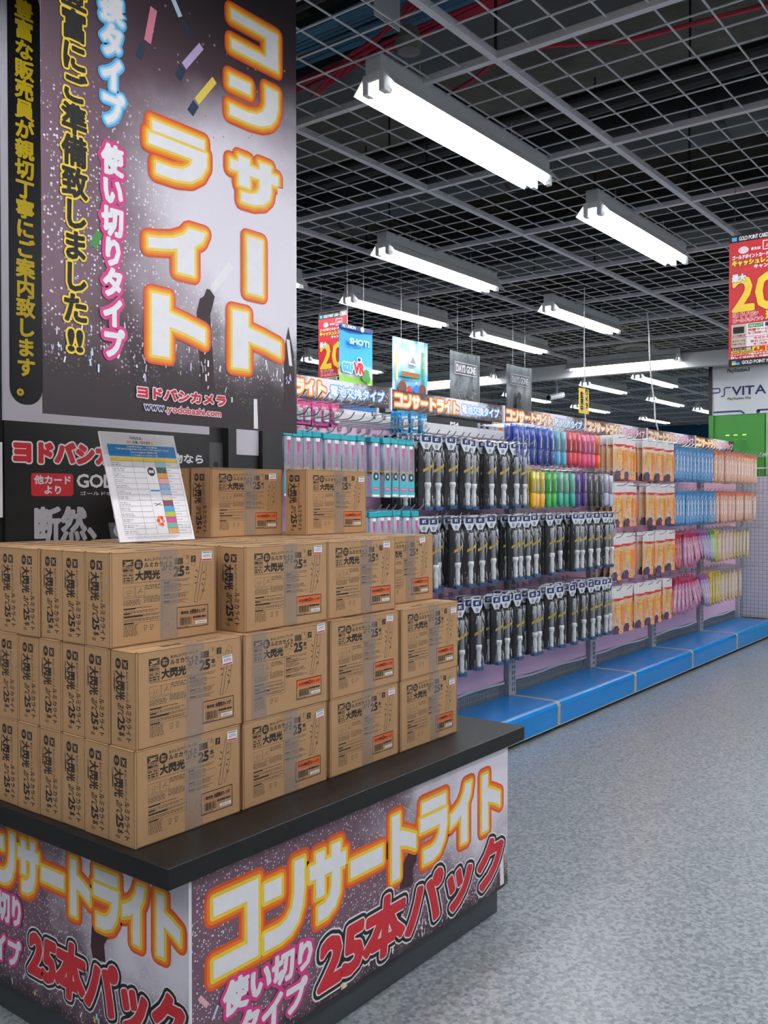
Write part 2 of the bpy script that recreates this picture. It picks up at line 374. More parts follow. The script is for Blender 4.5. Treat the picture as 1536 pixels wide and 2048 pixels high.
# plenum: concrete slab with beams, ducts, pipes and cables above the open grid
CONC = mat('dark_concrete', '#6e6e66', .95, var=.4, scale=5, bump=.6, bscale=25)
BLK = mat('black_steel', '#1b1c1e', .6, var=.1); DUCT = mat('dull_duct', '#4a5254', .5, metal=.6, var=.2, scale=4)
sl = struct(MB().box(X0, Y0, 4.3, X1, Y1, 4.4).obj('ceiling_slab', CONC))
for x in (.2, 3.8, 7.2, 10.6, 14., 17.5): MB().box(x, Y0, 3.85, x + .45, Y1, 4.3).obj('beam', CONC, sl)
for y in (.2, 5.4, 9.5): MB().box(X0, y, 3.95, X1, y + .35, 4.3).obj('cross_beam', CONC, sl)
def pipe(name, pts, r, m, label, cat='pipe', n=10, grp=None):
    return tag(MB().path(pts, r, n).obj(name, m, None, smooth=False), label, cat, grp)
dt = tag(MB().cyl((5.25, Y0 + .1, 3.6), (5.25, Y1 - .1, 3.6), .17, 16).obj('round_duct', DUCT, smooth=True), 'thick round dark grey duct running above the grid', 'duct')
for i in range(12): MB().cyl((5.25, -4 + i*1.4, 3.6), (5.25, -3.96 + i*1.4, 3.6), .18, 16).obj('duct_collar', DUCT, dt)
tag(MB().box(3.38, Y0 + .1, 3.5, 3.8, Y1 - .1, 3.8).obj('square_duct', mat('galvanised_dark', '#3c4447', .55, metal=.4, var=.25, scale=3)), 'dark rectangular air duct running over the nearest light', 'duct')
tag(MB().box(6.9, Y0 + .1, 3.45, 7.5, Y1 - .1, 3.75).obj('square_duct', MATS['galvanised_dark']), 'wide rectangular air duct above the middle of the grid', 'duct')
tag(MB().box(9.2, Y0 + .1, 3.4, 9.75, Y1 - .1, 3.7).obj('square_duct', MATS['galvanised_dark']), 'rectangular air duct far back above the grid', 'duct')
for i, (x, z, r) in enumerate(((4.25, 3.42, .03), (4.55, 3.5, .045), (6.1, 3.4, .035), (2.75, 3.42, .025), (8.2, 3.5, .04), (4.05, 3.7, .02))):
    pipe('conduit_pipe', [(x, Y0 + .1, z), (x, Y1 - .1, z)], r, BLK, 'black conduit pipe above the grid, ' + ORD[i] + ' one', grp='conduits above the grid')
for i, (y, z) in enumerate(((1.2, 3.828), (3.05, 3.828), (4.8, 3.828))):
    pipe('cross_pipe', [(X0 + .1, y, z), (X1 - .1, y, z)], .02, BLK, 'dark pipe running lengthwise above the grid, ' + ORD[i] + ' from the right', grp='lengthwise pipes')
REDC = mat('red_cable', '#b0203c', .5); BLUC = mat('blue_cable', '#5f93b8', .5); BKC = mat('black_cable', '#121214', .6)
def wavy(p, q, amp, n=14, ph=0.):
    p, q = Vector(p), Vector(q); return [p.lerp(q, i/n) + Vector((amp*math.sin(i*1.1 + ph), amp*.6*math.cos(i*.8 + ph), amp*.5*math.sin(i*.7 + ph))) for i in range(n + 1)]
t = thing('data_cable_bundle', 'bundle of pale blue data cables above the grid left of the nearest light', 'cables', (2.935, 0, 3.38))
for k in range(16): MB().path(wavy((.018*k, -.5, .05 + .006*(k % 4)), (.016*k - .03, 7.5, .07), .012, ph=k), .0085, 5).obj('cable', BLUC, t)
t = thing('alarm_cable_bundle', 'bundle of red cables crossing above the grid under the blue ones', 'cables', (2.94, 0, 3.27))
for k in range(9): MB().path(wavy((.02 + .014*k, 1.2, .03 + .008*k), (.2 + .012*k, 4.6, .02), .02, ph=k*1.3), .007, 5).obj('cable', REDC, t)
for k in range(4): MB().path(wavy((-.25 + .012*k, 1.7, .04), (.22 + .015*k, 2.85, .02), .012, ph=k), .007, 5).obj('cable', REDC, t)
tag(MB().path([(3.28, 2.5, 3.22), (3.34, 2.25, 3.17), (3.25, 2.04, 3.16), (3.21, 1.88, 3.2), (3.26, 1.69, 3.2), (3.37, 1.43, 3.18), (3.5, 1.0, 3.22), (3.7, .2, 3.3)], .009, 6).obj('alarm_cable', REDC), 'single red cable drooping across above the nearest light', 'cable')
tag(MB().box(2.42, 1.9, 3.04, 2.56, 1.905, 3.25).obj('hanging_plate', FITG), 'plain grey metal plate hanging above the grid by the banner', 'plate')
for k, (x, y) in enumerate(((4.9, 1.1), (5.6, 2.6))):
    tag(MB().path([(x + .25*math.cos(a*.5), y + .18*math.sin(a*.5), 3.25 + .01*math.sin(a)) for a in range(14)], .006, 5).obj('cable_coil', BKC), 'black cable coil lying above the grid, ' + ORD[k] + ' from the camera', 'cable')
tag(MB().lathe([(0, 3.26), (.035, 3.25), (.055, 3.2), (.045, 3.16), (0, 3.15)], 14, 0, (2.9, 2.11)).obj('smoke_detector', mat('old_plastic', '#8a8c88', .5)), 'round grey detector hanging above the grid near the cables', 'detector')
# open wire grid ceiling
GRID = mat('grid_paint', '#d4d7dc', .5, var=.08); GZ = 3.0
BX, BY = 2.88, 1.71
ce = bpy.data.objects.new('ceiling', None); C.objects.link(ce); struct(ce)
pm = MB()
for i in range(1, 7):
    t_ = i / 7
    pm.box(t_ - .0026, 0, GZ + .012, t_ + .0026, 1, GZ + .017); pm.box(0, t_ - .0026, GZ + .017, 1, t_ + .0026, GZ + .022)
panel_me = pm.mesh('mesh_panel', [GRID])
bar_me = MB().box(-.014, 0, GZ + .004, .014, 1.0, GZ + .03).mesh('main_bar', [GRID]); bar2_me = MB().box(0, -.014, GZ + .005, 1.0, .014, GZ + .031).mesh('cross_bar', [GRID])
for i in range(-5, 17):
    for j in range(-4, 10):
        o = (BX + i, BY + j, 0); far = i > 13 or j > 7
        put('mesh_panel', panel_me, ce, o); put('main_bar', bar_me, ce, o); put('cross_bar', bar2_me, ce, o)
        if (i + j) % 2 == 0 and not far: put('hanger_rod', MATS.setdefault('_rod', MB().cyl((0, 0, GZ + .03), (0, 0, 4.3), .006, 5).mesh('hanger_rod', [BLK])), ce, o)
MATS.pop('_rod', None)
struct(MB().box(9.78, 2.2, 2.83, 9.9, 12.9, 2.985).obj('trim_1', mat('beam_paint', '#c6cacd', .6)))

# ================================================================ store beyond (far end)
PSW = mat('sign_white', '#c8ccd2', .45, var=.02); GRN = mat('green_laminate', '#2f7f26', .4, var=.04); LED = mat('green_led', '#b8ff60', .4, emit=2., var=0)
t = thing('game_sign_board', 'tall white sign board in black frame with console logos above green cabinet', 'sign', (10.07, 2.9, 0))
MB().box(0, -.45, 2.325, .06, .38, 3.06).obj('board', PSW, t)
fr = MB(); fr.box(-.015, .37, 2.325, .07, .405, 3.085); fr.box(-.015, -.46, 3.06, .07, .405, 3.085); fr.obj('frame', BLK, t)
f = Flat(); WN = [mat('maroon_ink', '#7a2230', .5), NAVY, mat('dark_grey_ink', '#4a4d55', .5)]
U = lambda y: 2.9 - y          # u runs towards -y when seen from -x
def P_logo(f, u, v, w_, h_, mi, t_=.013):
    for a, b in (((0, 1), (.88, 1)), ((.88, 1), (1., .88)), ((1., .88), (1., .6)), ((1., .6), (.88, .48)), ((.88, .48), (.12, .48)), ((.12, .48), (0, .38)), ((0, .38), (0, 0))):
        f.line((u + a[0]*w_, v + a[1]*h_), (u + b[0]*w_, v + b[1]*h_), t_, mi, .002)
P_logo(f, U(3.273), 2.84, .16, .125, 0, .018); f.text('PlayStation.3', (U(3.11), 2.765, U(2.88), 2.815), [(2, .002, .002)])
f.text('VITA', (U(3.06), 2.53, U(2.715), 2.62), [(1, .003, .002)]); P_logo(f, U(3.278), 2.525, .09, .09, 1)
for a, b in (((1., 1.), (.45, 1.)), ((.45, 1.), (.35, .9)), ((.35, .9), (.35, .15)), ((.35, .15), (.25, 0)), ((.25, 0), (0, 0))): f.line((U(3.175) + a[0]*.10, 2.527 + a[1]*.09), (U(3.175) + b[0]*.10, 2.527 + b[1]*.09), .013, 1, .002)
f.text('PlayStation Vita', (U(3.105), 2.475, U(2.865), 2.51), [(2, .001, .002)])
f.rect(U(3.255), 2.35, U(2.97), 2.368, 1, .002); f.line((U(2.97), 2.36), (U(2.93), 2.33), .018, 1, .002); f.rect(U(2.80), 2.35, U(2.6), 2.368, 1, .002); f.disc(U(2.79), 2.345, .02, 1, .002)
o = f.turned(lambda x, y, z: (y, -x, z)).obj('lettering', WN, t)
t = thing('green_cabinet', 'bright green metal cabinet with small lit slots under the white sign board', 'cabinet', (10.07, 2.9, 0))
MB().box(0, -.18, 0, .5, .385, 2.322).obj('body', GRN, t, bevel=.004); MB().box(-.02, .35, 0, 0, .40, 2.325).obj('side_rail', mat('dark_green', '#2c7c24', .4), t)
MB().box(-.01, -.55, 0, .5, -.19, 2.32).obj('side_column', mat('pale_green', '#7fae76', .4), t)
for y, z in ((.205, 2.106), (.12, 2.106), (.03, 2.106)): MB().box(-.006, y - .018, z - .004, 0, y + .018, z + .004).obj('lit_slot', LED, t)
for y in (.12, .03): MB().box(-.004, y - .018, 2.055, 0, y + .018, 2.059).obj('dim_slot', mat('dim_green_slot', '#6cc850', .4), t)
# security camera, ceiling speaker, warning tag
t = thing('security_camera', 'small grey bullet security camera hanging from the ceiling grid', 'camera', (11.0, 5.6, 3.0))
MB().cyl((0, 0, 0), (0, 0, -.2), .012).obj('stem', FITG, t); MB().cyl((-.12, .05, -.25), (.1, -.04, -.2), .04, 10).obj('body', FITG, t); MB().cyl((-.135, .056, -.253), (-.12, .05, -.25), .03, 10).obj('lens', BLK, t)
sp_ = tag(MB().lathe([(.2, 3.0), (.2, 2.985), (.14, 2.97)], 20, 0, (9.1, 3.75)).obj('ceiling_speaker', mat('speaker_beige', '#8f8c86', .6)), 'round recessed ceiling speaker in the grid above the crosswise lamp', 'speaker')
MB().lathe([(.12, 2.973), (.12, 2.965)], 18, 0, (9.1, 3.75)).obj('grille', BLK, sp_)
t = thing('warning_tag', 'small yellow hanging tag with black vertical warning characters', 'sign', (7.914, 3.8, 2.23))
MB().box(0, 0, 0, .215, .002, .235).obj('card', YEL, t); f = Flat(); f.text('監視中', (.03, .02, .09, .2), [(0, .003, .001)], vertical=True); f.text('カメラ', (.12, .05, .19, .235), [(0, .003, .001)], vertical=True); f.obj('lettering', INK, t)
MB().cyl((.1, 0, .235), (.1, 0, .79), .0015, 4).obj('thread', FITG, t)
# white cable from the grid down to the gondola
tag(MB().path([(7.62, 3.03, 3.02), (7.63, 3.03, 3.0), (7.72, 3.05, 2.85), (7.74, 3.05, 2.6), (7.77, 3.04, 2.4), (7.80, 3.03, 2.25), (7.79, 3.02, 2.12), (7.83, 3.01, 2.03)], .006, 6).obj('power_cable', mat('white_cable', '#d0d2d4', .5)), 'white power cable dangling from the grid down to the sign row', 'cable')
tag(MB().path([(6.42, 3.04, 3.02), (6.42, 3.04, 2.6), (6.42, 3.03, 2.03)], .004, 6).obj('power_cable', MATS['white_cable']), 'thin pale cable behind the sign row near the middle', 'cable')

# hanging posters behind the gondola
def poster(x, y, z0, z1, w_, name, label, matp, deco, rz=0.):
    t = thing(name, label, 'poster', (x, y, 0), rz)
    n = 6; pb = MB()
    for i in range(n):
        a, b = i/n, (i + 1)/n; ya, yb = .01*math.sin(a*PI*1.3), .01*math.sin(b*PI*1.3)
        pb.add([(a*w_, ya, z0), (b*w_, yb, z0), (b*w_, yb, z1), (a*w_, ya, z1), (a*w_, ya + .001, z0), (b*w_, yb + .001, z0), (b*w_, yb + .001, z1), (a*w_, ya + .001, z1)],
               [(0, 1, 2, 3), (7, 6, 5, 4), (0, 4, 5, 1), (3, 2, 6, 7), (0, 3, 7, 4), (1, 5, 6, 2)])
    pb.obj('sheet', matp, t)
    for u in (.25, .75): MB().cyl((u*w_, .001, z1 - .005), (u*w_, .001, 3.01), .0012, 4).obj('thread', FITG, t)
    if deco: deco(t)
    return t
def grad(name, stops, rough=.4, det=0., c2='#ffffff', nscale=4.):
    m = bpy.data.materials.new(name); m.use_nodes = True; k = NT(m); L = k.nt.links.new; p = k.n['Principled BSDF']; p.inputs['Roughness'].default_value = rough
    tc = k.n.new('ShaderNodeTexCoord'); s = k.n.new('ShaderNodeSeparateXYZ'); L(tc.outputs['Generated'], s.inputs[0])
    r = k.n.new('ShaderNodeValToRGB'); L(s.outputs[2], r.inputs[0]); e = r.color_ramp.elements
    for i, (q, c) in enumerate(stops):
        el = e[i] if i < 2 else e.new(q)
        el.position = q; el.color = (*lin(c), 1)
    c = r.outputs[0]
    if det:
        n = k.n.new('ShaderNodeTexNoise'); n.inputs['Scale'].default_value = nscale; n.inputs['Detail'].default_value = 6; L(tc.outputs['Generated'], n.inputs['Vector'])
        c = k.mix(k.math('MULTIPLY', k.smooth(n.outputs['Fac'], .42, .68), det), c, c2)
    L(c, p.inputs['Base Color']); MATS[name] = m; return m
def d_golf(t):
    f = Flat(); f.rect(0, 2.52, .33, 2.55, 0, .012); f.disc(.22, 2.535, .018, 1, .0124)
    f.text('SHOT!', (.09, 2.43, .29, 2.465), [(4, .0, .013), (5, .004, .0126)]); f.text('VR', (.135, 2.245, .235, 2.31), [(2, .006, .013), (1, .013, .0126)])
    f.text('GOLF', (.02, 2.25, .12, 2.30), [(5, .006, .013), (1, .012, .0126)]); f.rrect(.165, 2.32, .215, 2.35, .012, 1, .0128); f.rrect(.17, 2.325, .2, 2.345, .008, 0, .0132)
    f.disc(.26, 2.245, .035, 3, .0128); f.disc(.24, 2.225, .025, 3, .0126); f.disc(.28, 2.22, .025, 3, .0124); f.rect(.255, 2.17, .265, 2.22, 6, .0122)
    f.disc(.29, 2.165, .022, 1, .0134); f.disc(.285, 2.14, .02, 6, .0130); f.text('RE UNION', (.02, 2.526, .15, 2.545), [(1, .0, .0124)])
    f.obj('print', [NAVY, WHITE, RED, GREENI, YEL, SKY, BROWNI], t)
poster(4.47, 3.8, 2.07, 2.55, .33, 'golf_poster', 'blue sky golf poster hanging beside the red campaign banner', grad('golf_print', [(0, '#7fb53c'), (.30, '#8ccb4a'), (.35, '#e8f4fb'), (.5, '#43b2ee'), (1, '#1f86d6')]), d_golf)
def d_anime(t):
    f = Flat(); f.poly([(.17, 2.37), (.28, 2.37), (.225, 2.46)], 0, .012); f.poly([(.19, 2.38), (.26, 2.38), (.225, 2.43)], 1, .0124)
    f.rrect(.09, 2.28, .31, 2.315, .01, 2, .012); f.micro(.1, 2.285, .3, 2.312, 2, 3, .0124, th=.8); f.micro(.33, 2.2, .37, 2.47, 24, 2, .012, th=.7, ragged=.1); f.micro(.02, 2.25, .05, 2.42, 12, 4, .012, th=.7, ragged=.1)
    for x, z, r, mi in ((.1, 2.20, .05, 5), (.12, 2.18, .035, 6), (.18, 2.19, .03, 3), (.27, 2.20, .035, 7), (.34, 2.20, .045, 5), (.22, 2.13, .05, 3), (.06, 2.13, .05, 7)): f.disc(x, z, r, mi, .0124 + r*.01)
    f.obj('print', [WHITE, GREY, GREENI, RED, YEL, BROWNI, mat('skin_ink', '#e6b394', .5), BLUEI], t)
poster(5.03, 3.8, 2.07, 2.545, .41, 'fantasy_poster', 'pale blue sky poster with adventurers at its foot above the sign row', grad('cloud_print', [(0, '#4aa3cf'), (.5, '#5fb4de'), (.72, '#e8f1f3'), (.86, '#8fc3d8'), (1, '#2f7fa0')], det=.8, c2='#eef4f4', nscale=3.), d_anime)
def d_days(t):
    f = Flat(); f.frame(.05, 2.37, .36, 2.46, .005, 0, .012); f.text('DAYS GONE', (.07, 2.388, .34, 2.442), [(0, .003, .0122)])
    for i in range(24):
        u, v = R.uniform(.05, .36), R.uniform(2.12, 2.27); f.line((u, v), (u + R.uniform(-.05, .05), v + R.uniform(-.05, .05)), R.uniform(.003, .012), 1 + i % 2, .0121 + i*.00004)
    f.obj('print', [WHITE, GREY, INK], t)
poster(5.742, 3.8, 2.07, 2.54, .41, 'grey_game_poster', 'grey misty biker poster lettered DAYS GONE, left of the two', grad('mist_print', [(0, '#2c2f33'), (.3, '#4e5459'), (.6, '#8f989e'), (.8, '#3f4a52'), (1, '#7b878d')], det=.7, c2='#1d2125', nscale=5.), d_days)
def d_days2(t):
    f = Flat(); f.frame(.05, 2.37, .36, 2.46, .005, 0, .012); f.text('DAYS GONE', (.07, 2.388, .34, 2.442), [(0, .002, .0122)])
    f.poly([(.12, 2.08), (.15, 2.2), (.19, 2.27), (.23, 2.2), (.27, 2.08)], 1, .0124); f.disc(.19, 2.28, .035, 1, .0126); f.obj('print', [GREY, INK], t)
poster(6.576, 3.8, 2.07, 2.535, .41, 'grey_game_poster', 'darker grey poster with hooded figure, right of the DAYS GONE one', grad('mist_print_dark', [(0, '#1d2022'), (.35, '#35393c'), (.6, '#6d7478'), (.8, '#2a3034'), (1, '#5b6468')], det=.7, c2='#14171a', nscale=5.), d_days2)
# red campaign banners (face -x)
def campaign(x, ytop, ztop, zbot, label):
    """0.25 wide x 0.64 high"""
    t = thing('campaign_banner', label, 'banner', (x, ytop, 0), -PI/2)
    W_, H_ = .262, ztop - zbot; MB().box(0, 0, zbot, W_, .002, ztop).obj('sheet', RED, t)
    f = Flat(); z = lambda q: zbot + q*H_; u = lambda q: q*W_
    f.rect(0, z(.945), W_, ztop, 0, .0005); f.rect(0, zbot, W_, z(.055), 0, .0005)
    f.text('GOLD POINT CARD +', (u(.18), z(.955), u(.74), z(.985)), [(1, .0006, .001)]); f.rect(u(.05), z(.955), u(.14), z(.985), 5, .001); f.rect(u(.76), z(.95), u(.97), z(1.0), 1, .001); f.frame(u(.78), z(.955), u(.95), z(.995), .004, 3, .0013)
    f.disc(u(.26), z(.88), .024, 1, .001, rv=.017); f.micro(u(.18), z(.862), u(.35), z(.9), 4, 3, .0013, th=.3); f.frame(u(.6), z(.86), u(.82), z(.93), .004, 1, .001); f.text('.com', (u(.65), z(.88), u(.78), z(.9)), [(1, .0006, .001)]); f.text('または', (u(.4), z(.87), u(.56), z(.89)), [(1, .001, .001)])
    f.text('ゴールドポイントカード・プラス', (u(.06), z(.815), u(.94), z(.845)), [(1, .001, .001)]); f.text('キャッシュレス決済', (u(.06), z(.765), u(.95), z(.808)), [(2, .0022, .0014), (0, .0038, .001)]); f.text('キャンペーン', (u(.45), z(.73), u(.95), z(.758)), [(1, .0012, .001)])
    f.text('最大', (u(.06), z(.645), u(.3), z(.7)), [(1, .0025, .0026), (0, .004, .0022)])
    f.text('20', (u(.08), z(.42), u(.86), z(.68)), [(2, .006, .0018), (4, .0085, .0014), (0, .0105, .001)]); f.text('%', (u(.82), z(.44), u(.97), z(.51)), [(1, .002, .0024), (0, .004, .002)])
    f.text('ヨドバシ', (u(.08), z(.375), u(.52), z(.41)), [(3, .0012, .0014), (1, .003, .001)]); f.text('ゴールドポイント', (u(.08), z(.335), u(.62), z(.365)), [(3, .0008, .0014), (1, .0024, .001)]); f.text('還元', (u(.66), z(.34), u(.95), z(.4)), [(2, .003, .0014), (0, .005, .001)])
    f.rect(u(.05), z(.145), u(.95), z(.32), 1, .001); f.rect(u(.05), z(.145), u(.32), z(.32), 6, .0013); f.rrect(u(.08), z(.25), u(.28), z(.3), .004, 0, .0016); f.text('カード会員の方', (u(.07), z(.225), u(.3), z(.24)), [(0, .0003, .0016)]); f.text('またカードを', (u(.07), z(.185), u(.3), z(.2)), [(0, .0003, .0016)]); f.text('お持ちでない方', (u(.07), z(.16), u(.3), z(.175)), [(0, .0003, .0016)])
    f.rect(u(.35), z(.285), u(.62), z(.315), 7, .0014); f.text('Webチェック', (u(.37), z(.29), u(.6), z(.31)), [(1, .0003, .0017)]); f.rect(u(.65), z(.285), u(.93), z(.315), 8, .0014); f.text('両替サービスにご', (u(.35), z(.258), u(.93), z(.278)), [(3, .0006, .0014)]); f.text('をご利用いただけます', (u(.35), z(.235), u(.93), z(.252)), [(3, .0006, .0014)])
    f.rect(u(.05), z(.218), u(.95), z(.221), 3, .0017); f.text('今日から使える', (u(.45), z(.195), u(.93), z(.213)), [(3, .0006, .0014)]); f.text('即日スピード発行', (u(.4), z(.172), u(.93), z(.19)), [(3, .0006, .0014)]); f.text('をご利用ください', (u(.45), z(.152), u(.93), z(.167)), [(3, .0006, .0014)])
    f.rect(u(.05), z(.098), u(.95), z(.14), 2, .001); f.rect(u(.05), z(.12), u(.42), z(.14), 0, .0013); f.text('キャンペーン期間', (u(.07), z(.122), u(.4), z(.137)), [(1, .0004, .0017)]); f.text('6月30日', (u(.46), z(.104), u(.93), z(.136)), [(3, .0018, .0014)]); f.text('2019年6月15日', (u(.07), z(.101), u(.43), z(.116)), [(0, .0003, .0014)])
    f.text('キャンペーンで還元されるポイントには', (u(.04), z(.08), u(.96), z(.094)), [(1, .0006, .001)]); f.text('詳しくはお近くの販売員まで', (u(.04), z(.06), u(.96), z(.075)), [(1, .0008, .001)])
    f.rect(u(.06), z(.012), u(.2), z(.042), 5, .001); f.rect(u(.06), z(.012), u(.13), z(.027), 2, .0013); f.rect(u(.13), z(.027), u(.2), z(.042), 8, .0013); f.text('GOLD POINT MARKET', (u(.24), z(.015), u(.95), z(.04)), [(1, .0006, .001)])
    f.obj('print', [INK, WHITE, YEL, RED, ORANGE, SKY, mat('tan_ink', '#cdb9ad', .5), GREENI, NAVY], t)
    for q in (.1, .25): MB().cyl((u(q) if q < .2 else u(.9), .001, ztop), (u(q) if q < .2 else u(.9), .001, 3.01), .0014, 4).obj('thread', BLK, t)
campaign(4.6, 1.415, 2.71, 2.075, 'red cashless campaign banner hanging at the right edge, large numerals 20')
campaign(4.77, 4.242, 2.70, 2.055, 'red campaign banner with 20 percent hanging behind the sign row, far left')
# ================================================================ gondola wall: six bays along x
LAV = mat('lavender_panel', '#ecc0da', .55, var=.05, scale=6); GMET = mat('grey_gondola_steel', '#a6a8ad', .45, metal=.1, var=.06); BLUE = mat('blue_laminate', '#0a7cc8', .24, var=.06, scale=5, spec=.35)
EDGE = mat('beige_edge', '#a9a291', .5); DARK = mat('slot_dark', '#2a2a2d', .7); SLV = mat('bright_wire', '#b9bcc0', .28, metal=.8, var=.04); RAILW = mat('rail_white', '#c9cbce', .45)
GXJ = [5.15 + 1.2*k for k in range(-2, 5)]; GB = 2.964; GF = 2.603
BAY = ['first', 'second', 'third', 'fourth', 'fifth', 'sixth']
CRH = crowd('header_photo', 11., (.60, .8, 3.0, .9), .9, 12., .1, False, '#4a3038')
for k in range(6):
    x0, x1 = GXJ[k], GXJ[k + 1]
    t = thing('gondola_bay', 'gondola bay with lavender back panel and bright blue base deck, {} from the left'.format(BAY[k]), 'shelving', (x0, GB, 0), 0, 'gondola bays')
    MB().box(.05, 0, .27, 1.15, .02, 1.80).obj('back_panel', LAV, t)
    n = 8; lip = MB()
    for i in range(n):
        a, b = .05 + 1.1*i/n, .05 + 1.1*(i + 1)/n; za, zb_ = .262 + .005*math.sin(i*1.2 + k), .262 + .005*math.sin(i*1.2 + 1.2 + k)
        lip.add([(a, -.006, za - .008), (b, -.006, zb_ - .008), (b, -.006, zb_ + .008), (a, -.006, za + .008)], [(0, 1, 2, 3)])
    lip.obj('panel_lip', RAILW, t)
    gr = MB()
    for i in range(55): gr.box(.05 + i*.02, .004, .17, .054 + i*.02, .008, .27)
    for z in (.2, .235): gr.box(.05, .003, z, 1.15, .006, z + .003)
    gr.obj('wire_backing', SLV, t); MB().box(.05, .03, .1, 1.15, .035, .3).obj('wire_backing_board', mat('backing_grey', '#a9a9a2', .8), t)  # bright wires with a plain grey board behind them
    MB().box(.046, -.01, 1.80, 1.154, .03, 1.86).obj('top_rail', RAILW, t, bevel=.004)
    prof = [(0, .03), (0, .178), (GF - GB + .018, .178), (GF - GB + .006, .168), (GF - GB - .004, .148), (GF - GB, .145), (GF - GB, .03)]
    MB().prism([(a, b) for a, b in prof], .014, 1.186, 'x').obj('base_deck', BLUE, t)
    ed = MB(); ed.prism([(a*1.006, b + .001) for a, b in prof], .0, .018, 'x'); ed.prism([(a*1.006, b + .001) for a, b in prof], 1.182, 1.198, 'x'); ed.box(.014, GF - GB - .003, .03, 1.186, GF - GB, .034); ed.box(.014, GF - GB + .017, .1782, 1.186, GF - GB + .020, .1795); ed.obj('edge_strip', EDGE, t)
    MB().box(.02, GF - GB + .03, 0, 1.18, -.02, .03).obj('plinth', DARK, t)
    # header sign
    s_ = thing('header_sign', 'concert light header sign above the lavender shelving, {} from the left'.format(BAY[k]), 'sign', (x0 + .012, 3.0, 0), 0, 'header signs')
    MB().box(0, 0, 1.9176, 1.176, .006, 2.0246).obj('board', CRH, s_); MB().box(-.014, -.006, 1.9, .0, .03, 2.03).obj('end_cap', WHITE, s_)
    for u in (.1, 1.08): MB().box(u, .006, 1.86, u + .02, .02, 1.92).obj('stand', FITG, s_)
    f = Flat(); fire(f, 'コンサートライト', (.03, 1.938, .665, 2.004), .42)
    tail, ci = ('電池交換タイプ', 4) if k < 3 else ('使い切りタイプ', 5)
    f.text(tail, (.70, 1.945, 1.135, 1.998), [(0, .0022, .0015), (ci, .0075, .001)])
    f.obj('lettering', FIRE[:4] + [mat('glow_blue', '#57b6f2', .45), PINKI], s_)
sl_ = MB()
for z in range(46):
    for u in (-.012, .012): sl_.box(u + .012 - .003, -.0365, .2 + z*.036, u + .012 + .003, -.035, .222 + z*.036)
slot_me = sl_.mesh('slots', [DARK]); post_me = MB().box(-.045, -.035, .1795, .045, .03, 1.86).mesh('upright_post', [GMET])
for k, x in enumerate(GXJ):
    po = put('upright_post', post_me, None, (x, GB, 0)); tag(po, 'grey slotted upright post between lavender panels, {} from the left'.format(ORD[k]), 'post', 'gondola upright posts'); put('slots', slot_me, po)
# mesh side panel at the far end
t = thing('wire_end_panel', 'white wire mesh end panel with rounded corner closing the shelving far right', 'panel', (10.008, 2.96, 0))
fr = MB(); R_ = .12; pts = [(0, 0, .18), (0, 0, 1.745)] + [(0, -.42 + R_ - R_*math.sin(a), 1.745 - R_ + R_*math.cos(a)) for a in (0, .4, .8, 1.2, PI/2)] + [(0, -.42, .18)]
fr.path(pts, .008, 6).obj('frame', RAILW, t); wr = MB()
for i in range(1, 11): wr.cyl((0, -.04*i, .18), (0, -.04*i, 1.74 if i < 8 else 1.7), .0022, 4)
for i in range(38): wr.cyl((0, 0, .2 + i*.04), (0, -.415, .2 + i*.04), .0022, 4)
wr.obj('wire_mesh', mat('mesh_wire_grey', '#85878f', .5), t); MB().box(.012, -.42, .18, .02, 0, 1.66).obj('backing_board', mat('panel_backing', '#dcdae4', .6), t)
# black sign strip of the gondola behind
t = thing('rear_gondola', 'low black sign strip and blue top of the gondola behind the sign row', 'shelving', (4.1, 3.45, 0))
MB().box(0, 0, 0, .5, .3, 1.93).obj('white_cabinet', RAILW, t); MB().box(.0, -.005, 1.955, .32, .1, 1.98).obj('blue_top', BLUE, t); MB().box(0, 0, 1.93, .5, .3, 1.955).obj('top_board', WHITE, t)
MB().box(.52, 0, 0, 5.4, .3, 1.90).obj('cabinet', RAILW, t); MB().box(.55, -.01, 1.90, 5.3, .02, 1.972).obj('sign_strip', BLK, t)
f = Flat()
for u in (1.1, 2.1, 3.1, 4.1): f.text('PS4', (u, 1.925, u + .1, 1.95), [(0, .002, .012)])
f.rect(1.65, 1.9, 1.86, 2.0, 1, .013); f.text('特価品', (1.67, 1.93, 1.84, 1.98), [(2, .002, .0135)]); f.obj('lettering', [WHITE, YEL, RED], t)

# ================================================================ hooks
def make_hook():
    t = thing('display_hook', 'x', 'hook')
    MB().path([(0, 0, 0), (0, -.30, .0), (0, -.325, .008), (0, -.345, .03)], .003, 6).obj('rod', SLV, t)
    MB().box(-.012, -.004, -.02, .012, .004, .015).obj('back_clip', SLV, t)
    return t
hook0 = make_hook(); HK = [0]
def hooks(xs, z, desc, grp, depth=0.):
    for i, x in enumerate(xs):
        lb = 'steel display hook, {} from the left {}'.format(ORD[min(i, 48)], desc)
        if HK[0] == 0: hook0.location = (x, GB - .006 + depth, z); hook0['label'] = lb; hook0['group'] = grp; KIDS.pop(hook0.name, None)
        else: dup(hook0, (x, GB - .006 + depth, z), 0, lb, grp)
        HK[0] += 1
